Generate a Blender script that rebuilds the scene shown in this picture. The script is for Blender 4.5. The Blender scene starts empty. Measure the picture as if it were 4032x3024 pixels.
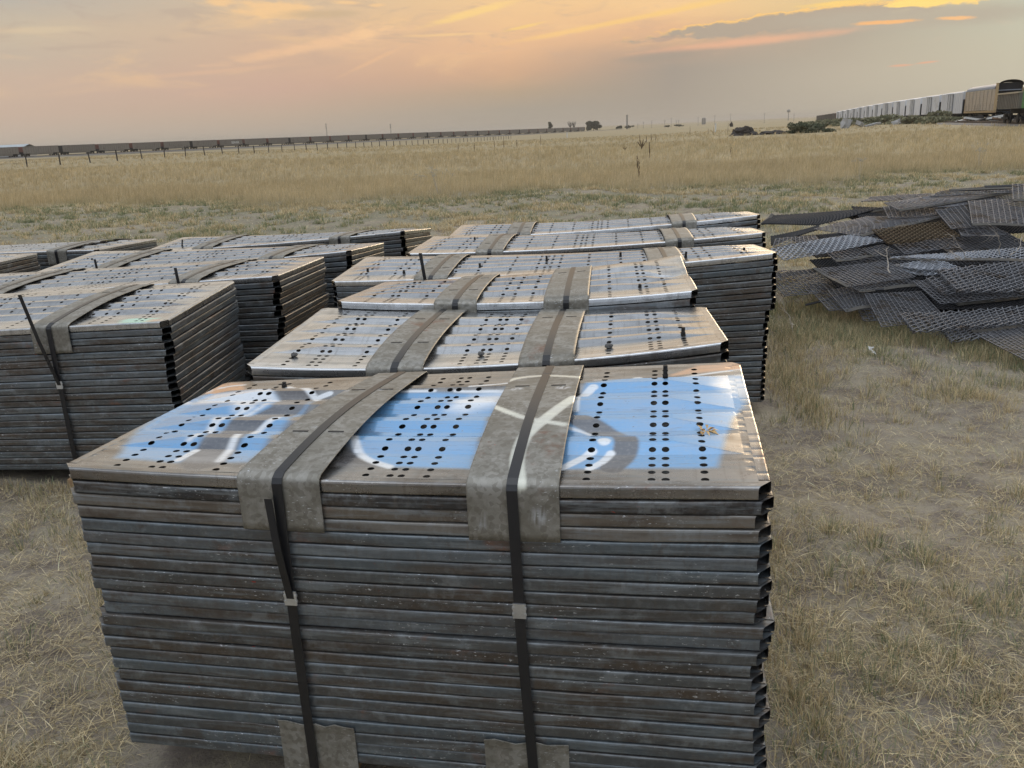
import bpy, bmesh, math, random
import numpy as np
from mathutils import Vector, Matrix, noise as mnoise

random.seed(7)
RNG = np.random.default_rng(11)
scene = bpy.context.scene
COL = scene.collection
PI = math.pi
EYE = 1.65

# ------------------------------------------------------------------ helpers
def srgb(r, g, b):
    f = lambda c: (c / 255 / 12.92) if c / 255 <= 0.04045 else ((c / 255 + 0.055) / 1.055) ** 2.4
    return (f(r), f(g), f(b), 1.0)

def tag(o, label=None, cat=None, group=None, kind=None):
    if label: o['label'] = label
    if cat: o['category'] = cat
    if group: o['group'] = group
    if kind: o['kind'] = kind
    return o

def empty(name, loc, rz=0.0):
    o = bpy.data.objects.new(name, None)
    o.empty_display_size = 0.1
    o.location = loc
    o.rotation_euler = (0, 0, rz)
    COL.objects.link(o)
    return o

def mesh_obj(name, verts, faces, mat, parent=None, uv=None, color=None, smooth=False, cname='paint', objcol=None):
    """verts: list / array of xyz, faces: list of index tuples; uv: per vertex; color: per vertex rgba."""
    me = bpy.data.meshes.new(name)
    me.from_pydata([tuple(map(float, v)) for v in verts], [], faces)
    if uv is not None:
        lay = me.uv_layers.new(name='UVMap')
        idx = np.empty(len(me.loops), np.int32)
        me.loops.foreach_get('vertex_index', idx)
        lay.data.foreach_set('uv', np.asarray(uv, np.float32)[idx].ravel())
    if color is not None:
        a = me.color_attributes.new(cname, 'FLOAT_COLOR', 'POINT')
        a.data.foreach_set('color', np.asarray(color, np.float32).ravel())
    if smooth:
        me.polygons.foreach_set('use_smooth', np.ones(len(me.polygons), bool))
    if mat: me.materials.append(mat)
    o = bpy.data.objects.new(name, me)
    COL.objects.link(o)
    if parent is not None: o.parent = parent
    if objcol is not None: o.color = objcol
    return o

def tri_obj(name, V, T, mat, color=None, cname='tint', parent=None):
    """big triangle soup from numpy arrays"""
    me = bpy.data.meshes.new(name)
    n, m = len(V), len(T)
    me.vertices.add(n); me.vertices.foreach_set('co', np.asarray(V, np.float32).ravel())
    me.loops.add(m * 3); me.loops.foreach_set('vertex_index', np.asarray(T, np.int32).ravel())
    me.polygons.add(m)
    me.polygons.foreach_set('loop_start', np.arange(0, m * 3, 3, dtype=np.int32))
    me.polygons.foreach_set('loop_total', np.full(m, 3, np.int32))
    if color is not None:
        a = me.color_attributes.new(cname, 'BYTE_COLOR', 'POINT')
        c = np.ones((n, 4), np.float32); c[:, :3] = color
        a.data.foreach_set('color', c.ravel())
    me.update(calc_edges=True)
    me.materials.append(mat)
    o = bpy.data.objects.new(name, me)
    COL.objects.link(o)
    if parent is not None: o.parent = parent
    return o

class MB:
    """collects simple shapes for one mesh"""
    def __init__(s): s.v = []; s.f = []
    def add(s, vs, fs):
        b = len(s.v); s.v += [tuple(v) for v in vs]; s.f += [tuple(i + b for i in f) for f in fs]; return s
    def box(s, x0, x1, y0, y1, z0, z1):
        return s.add([(x0,y0,z0),(x1,y0,z0),(x1,y1,z0),(x0,y1,z0),(x0,y0,z1),(x1,y0,z1),(x1,y1,z1),(x0,y1,z1)],
                     [(0,3,2,1),(4,5,6,7),(0,1,5,4),(1,2,6,5),(2,3,7,6),(3,0,4,7)])
    def bar(s, a, b, w, h=None, up=(0,0,1)):
        a = Vector(a); b = Vector(b); h = h or w
        d = (b - a).normalized(); u = Vector(up)
        if abs(d.dot(u)) > 0.95: u = Vector((0,1,0))
        sx = d.cross(u).normalized() * w / 2; sz = sx.cross(d).normalized() * h / 2
        vs = [a-sx-sz, a+sx-sz, a+sx+sz, a-sx+sz, b-sx-sz, b+sx-sz, b+sx+sz, b-sx+sz]
        return s.add(vs, [(0,1,2,3),(7,6,5,4),(0,4,5,1),(1,5,6,2),(2,6,7,3),(3,7,4,0)])
    def tube(s, pts, rads, n=6):
        pts = [Vector(p) for p in pts]
        if not hasattr(rads, '__len__'): rads = [rads] * len(pts)
        vs = []; fs = []; px = None
        for i, p in enumerate(pts):
            d = (pts[min(i+1, len(pts)-1)] - pts[max(i-1, 0)]).normalized()
            r = px if px is not None else (Vector((0,0,1)) if abs(d.z) < .9 else Vector((1,0,0)))
            x = (r - d * r.dot(d)).normalized(); y = d.cross(x); px = x
            for k in range(n):
                a = 2*PI*k/n; vs.append(p + (x*math.cos(a) + y*math.sin(a)) * rads[i])
        for i in range(len(pts)-1):
            for k in range(n):
                k2 = (k+1) % n; fs.append((i*n+k, i*n+k2, (i+1)*n+k2, (i+1)*n+k))
        fs.append(tuple(range(n))[::-1]); fs.append(tuple((len(pts)-1)*n + k for k in range(n)))
        return s.add(vs, fs)
    def lathe(s, c, prof, n=16, axis='z'):
        vs = []; fs = []
        for r, h in prof:
            for k in range(n):
                a = 2*PI*k/n; p = (r*math.cos(a), r*math.sin(a), h)
                if axis == 'y': p = (p[0], p[2], p[1])
                if axis == 'x': p = (p[2], p[0], p[1])
                vs.append((c[0]+p[0], c[1]+p[1], c[2]+p[2]))
        for i in range(len(prof)-1):
            for k in range(n):
                k2 = (k+1) % n; fs.append((i*n+k, i*n+k2, (i+1)*n+k2, (i+1)*n+k))
        fs.append(tuple(range(n))[::-1]); fs.append(tuple((len(prof)-1)*n+k for k in range(n)))
        return s.add(vs, fs)
    def build(s, name, mat, parent=None, smooth=False, objcol=None):
        return mesh_obj(name, s.v, s.f, mat, parent, smooth=smooth, objcol=objcol)

# ------------------------------------------------------------------ node helpers
class NT:
    def __init__(s, tree): s.t = tree; s.L = tree.links
    def n(s, typ, **kw):
        nd = s.t.nodes.new(typ)
        for k, v in kw.items(): setattr(nd, k, v)
        return nd
    def put(s, sock, v):
        if v is None: return
        if hasattr(v, 'is_output') or isinstance(v, bpy.types.NodeSocket): s.L.new(v, sock)
        else:
            if sock.type == 'RGBA' and len(v) == 3: v = (*v, 1)
            sock.default_value = v
    def m(s, op, a, b=None, c=None, clamp=False):
        nd = s.n('ShaderNodeMath', operation=op, use_clamp=clamp)
        for i, x in enumerate((a, b, c)): s.put(nd.inputs[i], x)
        return nd.outputs[0]
    def mix(s, f, a, b, blend='MIX'):
        nd = s.n('ShaderNodeMix', data_type='RGBA', blend_type=blend, clamp_factor=True)
        s.put(nd.inputs[0], f); s.put(nd.inputs[6], a); s.put(nd.inputs[7], b)
        return nd.outputs[2]
    def ss(s, x, a, b, lo=0.0, hi=1.0):
        nd = s.n('ShaderNodeMapRange', interpolation_type='SMOOTHSTEP')
        s.put(nd.inputs[0], x); s.put(nd.inputs[1], a); s.put(nd.inputs[2], b); s.put(nd.inputs[3], lo); s.put(nd.inputs[4], hi)
        return nd.outputs[0]
    def noise(s, vec, scale, detail=4, rough=.55, dim='3D', dist=0.0, col=False):
        nd = s.n('ShaderNodeTexNoise', noise_dimensions=dim)
        s.put(nd.inputs['Vector'], vec); nd.inputs['Scale'].default_value = scale
        nd.inputs['Detail'].default_value = detail; nd.inputs['Roughness'].default_value = rough; nd.inputs['Distortion'].default_value = dist
        return nd.outputs[1 if col else 0]
    def vm(s, op, a, b=None):
        nd = s.n('ShaderNodeVectorMath', operation=op)
        s.put(nd.inputs[0], a)
        if b is not None: s.put(nd.inputs[1], b)
        return nd.outputs[0]
    def ramp(s, f, stops, interp='LINEAR'):
        nd = s.n('ShaderNodeValToRGB'); cr = nd.color_ramp; cr.interpolation = interp
        while len(cr.elements) < len(stops): cr.elements.new(.5)
        for e, (p, c) in zip(cr.elements, stops): e.position = p; e.color = c if len(c) == 4 else (*c, 1)
        s.put(nd.inputs[0], f); return nd.outputs[0]

def new_mat(name):
    m = bpy.data.materials.new(name); m.use_nodes = True
    t = m.node_tree; t.nodes.clear(); k = NT(t)
    out = k.n('ShaderNodeOutputMaterial'); b = k.n('ShaderNodeBsdfPrincipled')
    k.L.new(b.outputs[0], out.inputs[0])
    return m, k, b

def simple_mat(name, col, rough=.7, metal=0.0, var=.25, scale=3.0, dirt=None, bump=0.0, coord='Object'):
    """plain weathered surface: base colour broken up by two noises"""
    m, k, b = new_mat(name)
    tc = k.n('ShaderNodeTexCoord').outputs[coord]
    oi = k.n('ShaderNodeObjectInfo')
    off = k.n('ShaderNodeVectorMath', operation='SCALE'); off.inputs[0].default_value = (31, 17, 23); k.L.new(oi.outputs['Random'], off.inputs[3])
    v = k.vm('ADD', tc, off.outputs[0])
    n1 = k.noise(v, scale, 6, .65); n2 = k.noise(v, scale * 9, 4, .6)
    f = k.m('ADD', k.m('MULTIPLY', k.m('SUBTRACT', n1, .5), var * 2.4), k.m('MULTIPLY', k.m('SUBTRACT', n2, .5), var * 1.4))
    f = k.m('ADD', f, k.m('ADD', .90, k.m('MULTIPLY', oi.outputs['Random'], .2)))
    mul = k.n('ShaderNodeVectorMath', operation='SCALE'); mul.inputs[0].default_value = col[:3]; k.L.new(f, mul.inputs[3])
    c = mul.outputs[0]
    if dirt: c = k.mix(k.ss(n1, .5, .68), c, dirt)
    k.put(b.inputs['Base Color'], c); b.inputs['Roughness'].default_value = rough; b.inputs['Metallic'].default_value = metal
    if bump:
        bp = k.n('ShaderNodeBump'); bp.inputs['Strength'].default_value = bump; bp.inputs['Distance'].default_value = .01
        k.L.new(n2, bp.inputs['Height']); k.L.new(bp.outputs[0], b.inputs['Normal'])
    return m

# ------------------------------------------------------------------ materials
def metal_mat(name, painted=False, plate=False, top=False):
    m, k, b = new_mat(name)
    uv = k.n('ShaderNodeUVMap').outputs[0]
    oi = k.n('ShaderNodeObjectInfo')
    off = k.n('ShaderNodeVectorMath', operation='SCALE'); off.inputs[0].default_value = (53, 37, 0); k.L.new(oi.outputs['Random'], off.inputs[3])
    v = k.vm('ADD', uv, off.outputs[0])
    vs = k.vm('MULTIPLY', v, (1.0, 6.0, 1.0))                 # stretched along the panel
    n_big = k.noise(vs, 2.2, 5, .6); n_mid = k.noise(v, 14, 6, .7); n_fine = k.noise(v, 90, 4, .6)
    n_strk = k.noise(k.vm('MULTIPLY', v, (60, 3.0, 1)), 1.0, 3, .6)
    vor = k.n('ShaderNodeTexVoronoi'); k.put(vor.inputs['Vector'], v); vor.inputs['Scale'].default_value = 85 if plate else 95
    sp = k.n('ShaderNodeSeparateColor'); k.L.new(vor.outputs['Color'], sp.inputs[0]); spang = sp.outputs[0]
    if plate:
        base = k.mix(k.ss(n_mid, .40, .62), (.22, .208, .178), (.32, .308, .278))
        base = k.mix(k.m('MULTIPLY', k.ss(spang, .45, .8), .45), base, (.13, .115, .09))
        base = k.mix(k.m('MULTIPLY', k.ss(n_big, .5, .7), .5), base, (.165, .145, .112))
    else:
        # tone of the single panel comes from the object colour: blue grey zinc <-> brown dirt
        tone = oi.outputs['Color']; dirt = oi.outputs['Alpha']
        base = k.mix(k.m('MULTIPLY', k.ss(n_big, .42, .68), dirt), tone, (.10, .08, .064))
        base = k.mix(k.m('MULTIPLY', k.ss(n_mid, .48, .72), .34), base, (.27, .305, .33))
        base = k.mix(k.m('MULTIPLY', k.ss(spang, .5, .9), .07), base, (.40, .42, .44))
        base = k.mix(k.m('MULTIPLY', k.ss(k.noise(k.vm('ADD', k.vm('MULTIPLY', v, (1, 14, 1)), (4.4, 1.9, 0)), 3.2, 5, .65), .50, .64), .50), base, (.27, .305, .33))
        base = k.mix(k.m('MULTIPLY', k.ss(k.noise(k.vm('ADD', v, (2.2, 8.8, 0)), 9.0, 5, .7), .55, .66), .38), base, (.31, .335, .35))
        base = k.mix(k.m('MULTIPLY', k.m('MULTIPLY', k.ss(k.noise(k.vm('ADD', v, (7.1, 3.3, 0)), 6.0, 6, .75), .56, .66), .6), dirt), base, (.085, .062, .048))
        base = k.mix(k.m('MULTIPLY', k.ss(n_strk, .5, .75), .35), base, (.13, .11, .09))
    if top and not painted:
        # a paler strip along the front edge, broken into runs
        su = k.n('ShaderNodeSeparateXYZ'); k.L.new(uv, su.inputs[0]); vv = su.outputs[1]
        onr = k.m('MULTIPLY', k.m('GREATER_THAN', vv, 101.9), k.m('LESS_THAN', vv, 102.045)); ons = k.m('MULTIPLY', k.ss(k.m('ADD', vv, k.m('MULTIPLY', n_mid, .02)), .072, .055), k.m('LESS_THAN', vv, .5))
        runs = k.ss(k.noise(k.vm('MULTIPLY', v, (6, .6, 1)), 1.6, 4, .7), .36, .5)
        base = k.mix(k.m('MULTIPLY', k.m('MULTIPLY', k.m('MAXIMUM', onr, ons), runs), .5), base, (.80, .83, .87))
    # rust, soot and white scrapes with a shape of their own
    r1 = k.noise(k.vm('ADD', v, (11.3, 4.7, 0)), 2.6, 6, .72)
    rust = k.ss(r1, .60, .70); base = k.mix(k.m('MULTIPLY', rust, .7), base, (.17, .075, .04))
    r2 = k.noise(k.vm('ADD', k.vm('MULTIPLY', v, (1, 4, 1)), (3.9, 9.1, 0)), 1.7, 6, .7)
    soot = k.ss(r2, .66, .76); base = k.mix(k.m('MULTIPLY', soot, .8), base, (.03, .03, .032))
    r3 = k.noise(k.vm('MULTIPLY', v, (1, 3, 1)), 60, 3, .7); r4 = k.noise(k.vm('ADD', v, (5.1, 1.7, 0)), 3.1, 3, .5)
    scr = k.m('MULTIPLY', k.ss(r3, .61, .68), k.ss(r4, .50, .60)); base = k.mix(scr, base, (.62, .64, .66))
    r5 = k.noise(k.vm('ADD', k.vm('MULTIPLY', v, (1, 2, 1)), (1.3, 6.6, 0)), 34, 3, .6); r6 = k.noise(k.vm('ADD', v, (8.7, 2.9, 0)), 1.4, 3, .5)
    base = k.mix(k.m('MULTIPLY', k.ss(r5, .68, .72), k.ss(r6, .60, .66)), base, (.38, .045, .03))
    metal = k.m('SUBTRACT', .95 if top else .50, k.m('MULTIPLY', k.m('MAXIMUM', rust, soot), .45)) if not plate else .45
    rough = k.m('ADD', .24, k.m('MULTIPLY', n_mid, .26)) if not plate else k.m('ADD', .40, k.m('MULTIPLY', n_mid, .22))
    if top: rough = k.m('ADD', .19, k.m('MULTIPLY', n_mid, .18))
    if painted:
        at = k.n('ShaderNodeAttribute', attribute_name='paint')
        a = at.outputs['Alpha']
        wear = k.m('MAXIMUM', k.ss(k.noise(v, 46, 5, .75), .62, .70), k.m('MULTIPLY', k.ss(k.noise(k.vm('MULTIPLY', v, (1, 9, 1)), 7, 5, .7), .52, .70), .45))
        a2 = k.m('MULTIPLY', a, k.m('SUBTRACT', 1.0, k.m('MULTIPLY', wear, .8)))
        pc = k.mix(k.m('MULTIPLY', k.ss(n_fine, .45, .75), .18), at.outputs['Color'], (.45, .44, .43))
        pc = k.mix(k.m('MULTIPLY', k.ss(n_big, .42, .68), .34), pc, (.46, .46, .46))
        base = k.mix(a2, base, pc)
        metal = k.m('MULTIPLY', metal if hasattr(metal, 'is_output') else metal, k.m('SUBTRACT', 1.0, k.m('MULTIPLY', a2, .85)))
        rough = k.m('ADD', k.m('MULTIPLY', rough, k.m('SUBTRACT', 1.0, a2)), k.m('MULTIPLY', a2, .21))
    if painted and top: b.inputs['IOR'].default_value = 1.95
    k.put(b.inputs['Base Color'], base); k.put(b.inputs['Metallic'], metal); k.put(b.inputs['Roughness'], rough)
    bp = k.n('ShaderNodeBump'); bp.inputs['Strength'].default_value = .08 if top else .25; bp.inputs['Distance'].default_value = .004
    k.L.new(k.m('ADD', k.m('MULTIPLY', n_mid, .6), k.m('MULTIPLY', n_fine, .25)), bp.inputs['Height']); k.L.new(bp.outputs[0], b.inputs['Normal'])
    return m

M = {}
M['panel'] = metal_mat('weathered_zinc')
M['panel_paint'] = metal_mat('weathered_zinc_with_paint', painted=True, top=True)
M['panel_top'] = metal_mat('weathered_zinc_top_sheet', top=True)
M['plate'] = metal_mat('mottled_zinc_plate', plate=True)
M['plate_paint'] = metal_mat('mottled_zinc_plate_with_paint', painted=True, plate=True)
M['strap'] = simple_mat('black_steel_strap', (.014, .014, .016), .34, .0, .3, 8)
M['seal'] = simple_mat('strap_seal', (.62, .63, .64), .35, .8, .2, 30)
M['bolt'] = simple_mat('rusty_bolt', (.022, .019, .017), .75, .3, .5, 60)
M['stone'] = simple_mat('grey_stone', (.13, .125, .12), .9, 0, .5, 40, bump=.6)
M['wood'] = simple_mat('raw_timber', (.34, .22, .12), .8, 0, .35, 12, bump=.4)
M['leaf'] = simple_mat('dry_leaf', (.62, .42, .2), .8, 0, .5, 40)
M['wire'] = simple_mat('grey_wire', (.165, .168, .182), .5, .55, .4, 6, dirt=(.075, .058, .045))
M['wire_pale'] = simple_mat('pale_worn_wire', (.34, .36, .40), .42, .6, .35, 5, dirt=(.12, .11, .10))
M['wire_rust'] = simple_mat('rusty_wire', (.125, .088, .048), .75, .25, .45, 6, dirt=(.09, .055, .03))
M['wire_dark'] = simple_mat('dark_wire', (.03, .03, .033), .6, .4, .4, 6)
M['bar'] = simple_mat('screen_edge_bar', (.085, .078, .068), .55, .5, .4, 5, dirt=(.16, .125, .085))
M['twig'] = simple_mat('dry_twig', (.25, .19, .125), .9, 0, .3, 20)
M['twig_pale'] = simple_mat('bleached_branch', (.50, .44, .37), .9, 0, .25, 20)
M['paper'] = simple_mat('white_litter', (.75, .75, .74), .8, 0, .1, 30)
M['gond'] = simple_mat('dusty_coal_car_steel', (.19, .17, .15), .8, .0, .2, .8, dirt=(.14, .12, .10))
M['gond_end'] = simple_mat('red_car_end', (.15, .055, .042), .75, 0, .3, 1.5)
M['black'] = simple_mat('black_underframe', (.016, .016, .018), .8, .1, .3, 2)
M['white_car'] = simple_mat('white_boxcar_paint', (.64, .655, .69), .6, 0, .08, .5, dirt=(.52, .52, .53))
M['grey_part'] = simple_mat('grey_car_fitting', (.33, .34, .35), .6, .1, .2, 2)
M['tan_car'] = simple_mat('tan_autorack_panel', (.43, .36, .28), .65, .0, .2, .7, dirt=(.38, .34, .29))
M['yellow_car'] = simple_mat('yellow_brown_end', (.36, .26, .14), .6, 0, .25, 1)
M['silver'] = simple_mat('silver_roof', (.22, .245, .29), .6, .1, .15, .6)
M['hopper'] = simple_mat('brown_grey_hopper', (.22, .20, .17), .7, .1, .2, .8)
M['rimtan'] = simple_mat('pale_top_rim', (.42, .36, .27), .7, 0, .2, 1)
M['green'] = simple_mat('green_car_paint', (.04, .19, .055), .55, 0, .25, 1)
M['letter'] = simple_mat('white_lettering', (.72, .72, .70), .7, 0, .2, 3)
M['graf_cyan'] = simple_mat('pale_blue_graffiti', (.42, .62, .66), .6, 0, .2, 2)
M['graf_pink'] = simple_mat('pink_graffiti', (.60, .42, .42), .6, 0, .2, 2)
M['graf_dark'] = simple_mat('dark_graffiti', (.22, .23, .25), .6, 0, .2, 2)
M['rail'] = simple_mat('rail_steel', (.06, .045, .038), .6, .5, .3, 1)
M['ballast'] = simple_mat('ballast_stone', (.21, .19, .17), .95, 0, .4, 2, bump=.8)
M['post'] = simple_mat('dark_fence_post', (.055, .048, .042), .9, 0, .3, 5)
M['whitepost'] = simple_mat('white_marker_post', (.65, .64, .60), .8, 0, .1, 4)
M['pole'] = simple_mat('far_pole', (.26, .24, .22), .9, 0, .2, 2)
M['concrete'] = simple_mat('broken_concrete', (.36, .35, .34), .9, 0, .3, 1.2, bump=.6)
M['soil'] = simple_mat('heaped_soil', (.06, .05, .043), .95, 0, .4, 1.5, bump=1.0)
M['roofblue'] = simple_mat('pale_blue_roof', (.40, .46, .49), .5, .1, .1, .2)
M['scrapdark'] = simple_mat('dark_scrap', (.05, .045, .042), .8, .2, .4, 2)
M['scraplight'] = simple_mat('light_scrap', (.55, .54, .51), .7, .1, .25, 1)
M['scrapbrown'] = simple_mat('brown_scrap', (.22, .14, .09), .8, .1, .3, 2)
M['mullein'] = simple_mat('dead_seed_stalk', (.075, .045, .025), .95, 0, .4, 15)
M['seedhead'] = simple_mat('pale_seedhead', (.42, .38, .30), .95, 0, .2, 20)

def attr_mat(name, rough=.85, trans=.25):
    m = bpy.data.materials.new(name); m.use_nodes = True
    t = m.node_tree; t.nodes.clear(); k = NT(t)
    out = k.n('ShaderNodeOutputMaterial')
    at = k.n('ShaderNodeAttribute', attribute_name='tint')
    d = k.n('ShaderNodeBsdfDiffuse'); tr = k.n('ShaderNodeBsdfTranslucent'); mx = k.n('ShaderNodeMixShader')
    k.L.new(at.outputs['Color'], d.inputs[0]); k.L.new(at.outputs['Color'], tr.inputs[0])
    mx.inputs[0].default_value = trans
    k.L.new(d.outputs[0], mx.inputs[1]); k.L.new(tr.outputs[0], mx.inputs[2]); k.L.new(mx.outputs[0], out.inputs[0])
    return m
M['blade'] = attr_mat('grass_blades')
M['foliage'] = attr_mat('leaf_clumps')
GRAFFITI = [["p",[[0.058,0.1],[0.025,0.274],[0.002,0.449],[-0.011,0.63],[-0.007,0.717],[0.011,0.819],[0.147,0.798],[0.189,0.711],[0.265,0.66],[0.26,0.52],[0.27,0.195],[0.271,0.104],[0.168,0.09],[0.121,0.095]],"B",0.018],["p",[[-0.01,0.822],[0.003,0.996],[0.05,0.953],[0.074,0.853],[0.028,0.811]],"O",0.01],["p",[[0.016,0.666],[0.032,0.797],[0.147,0.795],[0.195,0.683],[0.165,0.657],[0.157,0.603],[0.156,0.55],[0.129,0.561],[0.106,0.649],[0.057,0.652]],"W",0.025],["l",[[0.201,0.102],[0.193,0.232],[0.193,0.378],[0.203,0.5],[0.226,0.58],[0.216,0.753]],"K",0.055,0.012],["p",[[0.147,0.798],[0.232,0.785],[0.262,0.671],[0.188,0.7]],"K",0.012],["l",[[0.161,0.108],[0.166,0.187]],"W",0.01,0.004],["l",[[0.222,0.11],[0.211,0.284],[0.22,0.336],[0.242,0.478]],"W",0.01,0.008],["l",[[0.14,0.24],[0.144,0.292],[0.142,0.42],[0.16,0.52],[0.182,0.602]],"W",0.008,0.012],["l",[[0.136,0.345],[0.134,0.499],[0.159,0.582]],"W",0.008,0.012],["l",[[0.163,0.877],[0.216,0.788],[0.256,0.704]],"W",0.011,0.006],["l",[[0.259,0.726],[0.27,0.742]],"W",0.013,0.004],["l",[[-0.006,0.822],[0.025,0.912],[0.056,0.933]],"W",0.008,0.006],["l",[[-0.004,0.649],[0.001,0.691]],"W",0.009,0.004],["p",[[0.399,0.239],[0.384,0.482],[0.398,0.74],[0.594,0.726],[0.592,0.527],[0.594,0.352],[0.602,0.101],[0.483,0.106],[0.43,0.17]],"B",0.012],["p",[[0.398,0.16],[0.401,0.247],[0.438,0.157],[0.479,0.101],[0.403,0.099]],"K",0.012],["l",[[0.396,0.307],[0.417,0.226],[0.444,0.158],[0.483,0.106]],"W",0.011,0.006],["p",[[0.513,0.556],[0.524,0.665],[0.54,0.712],[0.594,0.722],[0.601,0.574],[0.544,0.543]],"W",0.03],["l",[[0.408,0.745],[0.467,0.743]],"W",0.006,0.004],["l",[[0.505,0.744],[0.6,0.73]],"W",0.006,0.004],["l",[[0.53,0.772],[0.579,0.782],[0.609,0.805]],"W",0.006,0.004],["p",[[0.734,0.773],[0.792,0.798],[0.999,0.851],[1.006,0.789],[0.995,0.6],[0.968,0.462],[0.946,0.24],[0.934,0.118],[0.725,0.107],[0.72,0.323],[0.724,0.546],[0.73,0.705]],"B",0.012],["p",[[0.948,0.751],[0.964,0.824],[0.996,0.843],[1.005,0.772],[1.004,0.675],[0.992,0.631],[0.963,0.691]],"W",0.03],["l",[[0.717,0.466],[0.764,0.387],[0.8,0.32],[0.813,0.258],[0.809,0.177],[0.796,0.116]],"K",0.03,0.006],["l",[[0.727,0.109],[0.766,0.211]],"W",0.012,0.004],["l",[[0.766,0.11],[0.783,0.154],[0.793,0.205]],"W",0.011,0.004],["l",[[0.78,0.259],[0.781,0.256]],"W",0.016,0.004],["l",[[0.722,0.389],[0.746,0.368],[0.769,0.315]],"W",0.005,0.004],["l",[[0.726,0.546],[0.724,0.665]],"W",0.009,0.004],["l",[[0.729,0.672],[0.744,0.734],[0.748,0.743]],"W",0.014,0.004],["l",[[0.75,0.802],[0.851,0.822],[0.939,0.87],[1.012,0.92]],"W",0.006,0.006],["l",[[0.82,0.849],[0.822,0.849]],"W",0.014,0.004],["p",[[0.877,0.879],[0.929,0.965],[1.003,1.012],[1.003,0.917],[0.928,0.885],[0.88,0.865]],"O",0.01],["l",[[0.743,0.811],[0.8,0.823]],"W",0.007,0.004]]
PLATE_STROKES = [[[[0.59,0.497],[0.63,0.421],[0.662,0.371],[0.72,0.323]],0.011,0.004],[[[0.725,0.554],[0.705,0.452],[0.687,0.35],[0.673,0.273],[0.667,0.211],[0.668,0.107],[0.679,-0.003]],0.017,0.004],[[[0.592,0.753],[0.614,0.817],[0.662,0.838],[0.726,0.796]],0.01,0.004]]

# ------------------------------------------------------------------ strapped bundles of perforated panels
PANEL_D = 0.86
RIM = 0.032
TH = 0.031
RISE = 0.0155
UPS = [.172, .318, .464, .610]            # where each rib starts, in metres from the front edge

def rib(v):
    z = np.zeros_like(v)
    for s in UPS:
        z = np.maximum(z, np.clip(np.minimum((v - s) / .046, (s + .1220 - v) / .046), 0, 1) * RISE)
    return z

def lines(lo, hi, blocks, step, extra=()):
    """sorted grid lines: 8 fine cells round each hole centre, filled with steps between"""
    pts = []
    for c in blocks: pts += [c + i * .003 for i in range(-4, 5)]
    keep = sorted(set([lo, hi] + pts))
    for e in extra:
        if lo < e < hi and min(abs(e - p) for p in keep) > .0012 and not any(abs(e - c) <= .0121 for c in blocks): keep.append(e)
    keep = sorted(keep); out = [keep[0]]
    for p in keep[1:]:
        n = int(math.ceil((p - out[-1]) / step - 1e-6)); a = out[-1]
        for i in range(1, n): out.append(a + (p - a) * i / n)
        out.append(p)
    return out

def spaced(cs, gap=.0265):
    out = []
    for c in sorted(cs):
        if not out or c - out[-1] > gap: out.append(c)
    return out

def sheet(L, cols, stepu, stepv):
    """ribbed sheet with real round holes; returns uv points (metres), faces"""
    D = PANEL_D
    cu = spaced([c * L for c in cols]); cv = [.038 + .0379 * k for k in range(21)]
    ul = lines(RIM * .85 + .0002, L - RIM * .85 - .0002, cu, stepu); folds = []
    for s in UPS: folds += [s, s + .046, s + .076, s + .122]
    cvin = [c for c in cv if c - .0121 > RIM * .7]
    vl = lines(RIM * .75, D - RIM, [c for c in cvin if c > RIM * .75 + .0125 and c < D - RIM - .0125], stepv, folds)
    cvin = [c for c in cvin if c > RIM * .75 + .0125 and c < D - RIM - .0125]
    nu, nv = len(ul), len(vl); UL = np.array(ul); VL = np.array(vl)
    P = np.stack(np.meshgrid(UL, VL, indexing='ij'), -1).reshape(-1, 2)
    dead = np.zeros((nu - 1, nv - 1), bool); faces = []; extra = []
    base = nu * nv
    ring = [(i, 0) for i in range(8)] + [(8, j) for j in range(8)] + [(8 - i, 8) for i in range(8)] + [(0, 8 - j) for j in range(8)]
    for c in cu:
        i0 = int(np.argmin(abs(UL - (c - .012))))
        for d in cvin:
            j0 = int(np.argmin(abs(VL - (d - .012))))
            if i0 + 8 >= nu or j0 + 8 >= nv: continue
            if abs(UL[i0 + 8] - c - .012) > 1e-5 or abs(VL[j0 + 8] - d - .012) > 1e-5: continue
            dead[i0:i0 + 8, j0:j0 + 8] = True
            b = base + len(extra); r = .0088 * random.uniform(.96, 1.04)
            for (i, j) in ring:
                a = math.atan2(j - 4, i - 4); extra.append((c + r * math.cos(a), d + r * math.sin(a)))
            for q in range(32):
                q2 = (q + 1) % 32
                g1 = (i0 + ring[q][0]) * nv + j0 + ring[q][1]; g2 = (i0 + ring[q2][0]) * nv + j0 + ring[q2][1]
                faces.append((g1, g2, b + q2, b + q))
    ii, jj = np.nonzero(~dead)
    a = ii * nv + jj
    faces += list(map(tuple, np.stack([a, a + nv, a + nv + 1, a + 1], 1).tolist()))
    if extra: P = np.concatenate([P, np.array(extra)])
    return P, faces

PROF = [(RIM, 0.0), (.0065, 0.0), (.0030, -.0009), (.0009, -.0030), (0, -.0065), (0, -.0262), (.0008, -.0288), (.0026, -.0304), (.006, -.031), (RIM, -.031)]
PROFL = [0]
for (a, b) in zip(PROF, PROF[1:]): PROFL.append(PROFL[-1] + math.hypot(b[0] - a[0], b[1] - a[1]))

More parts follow.
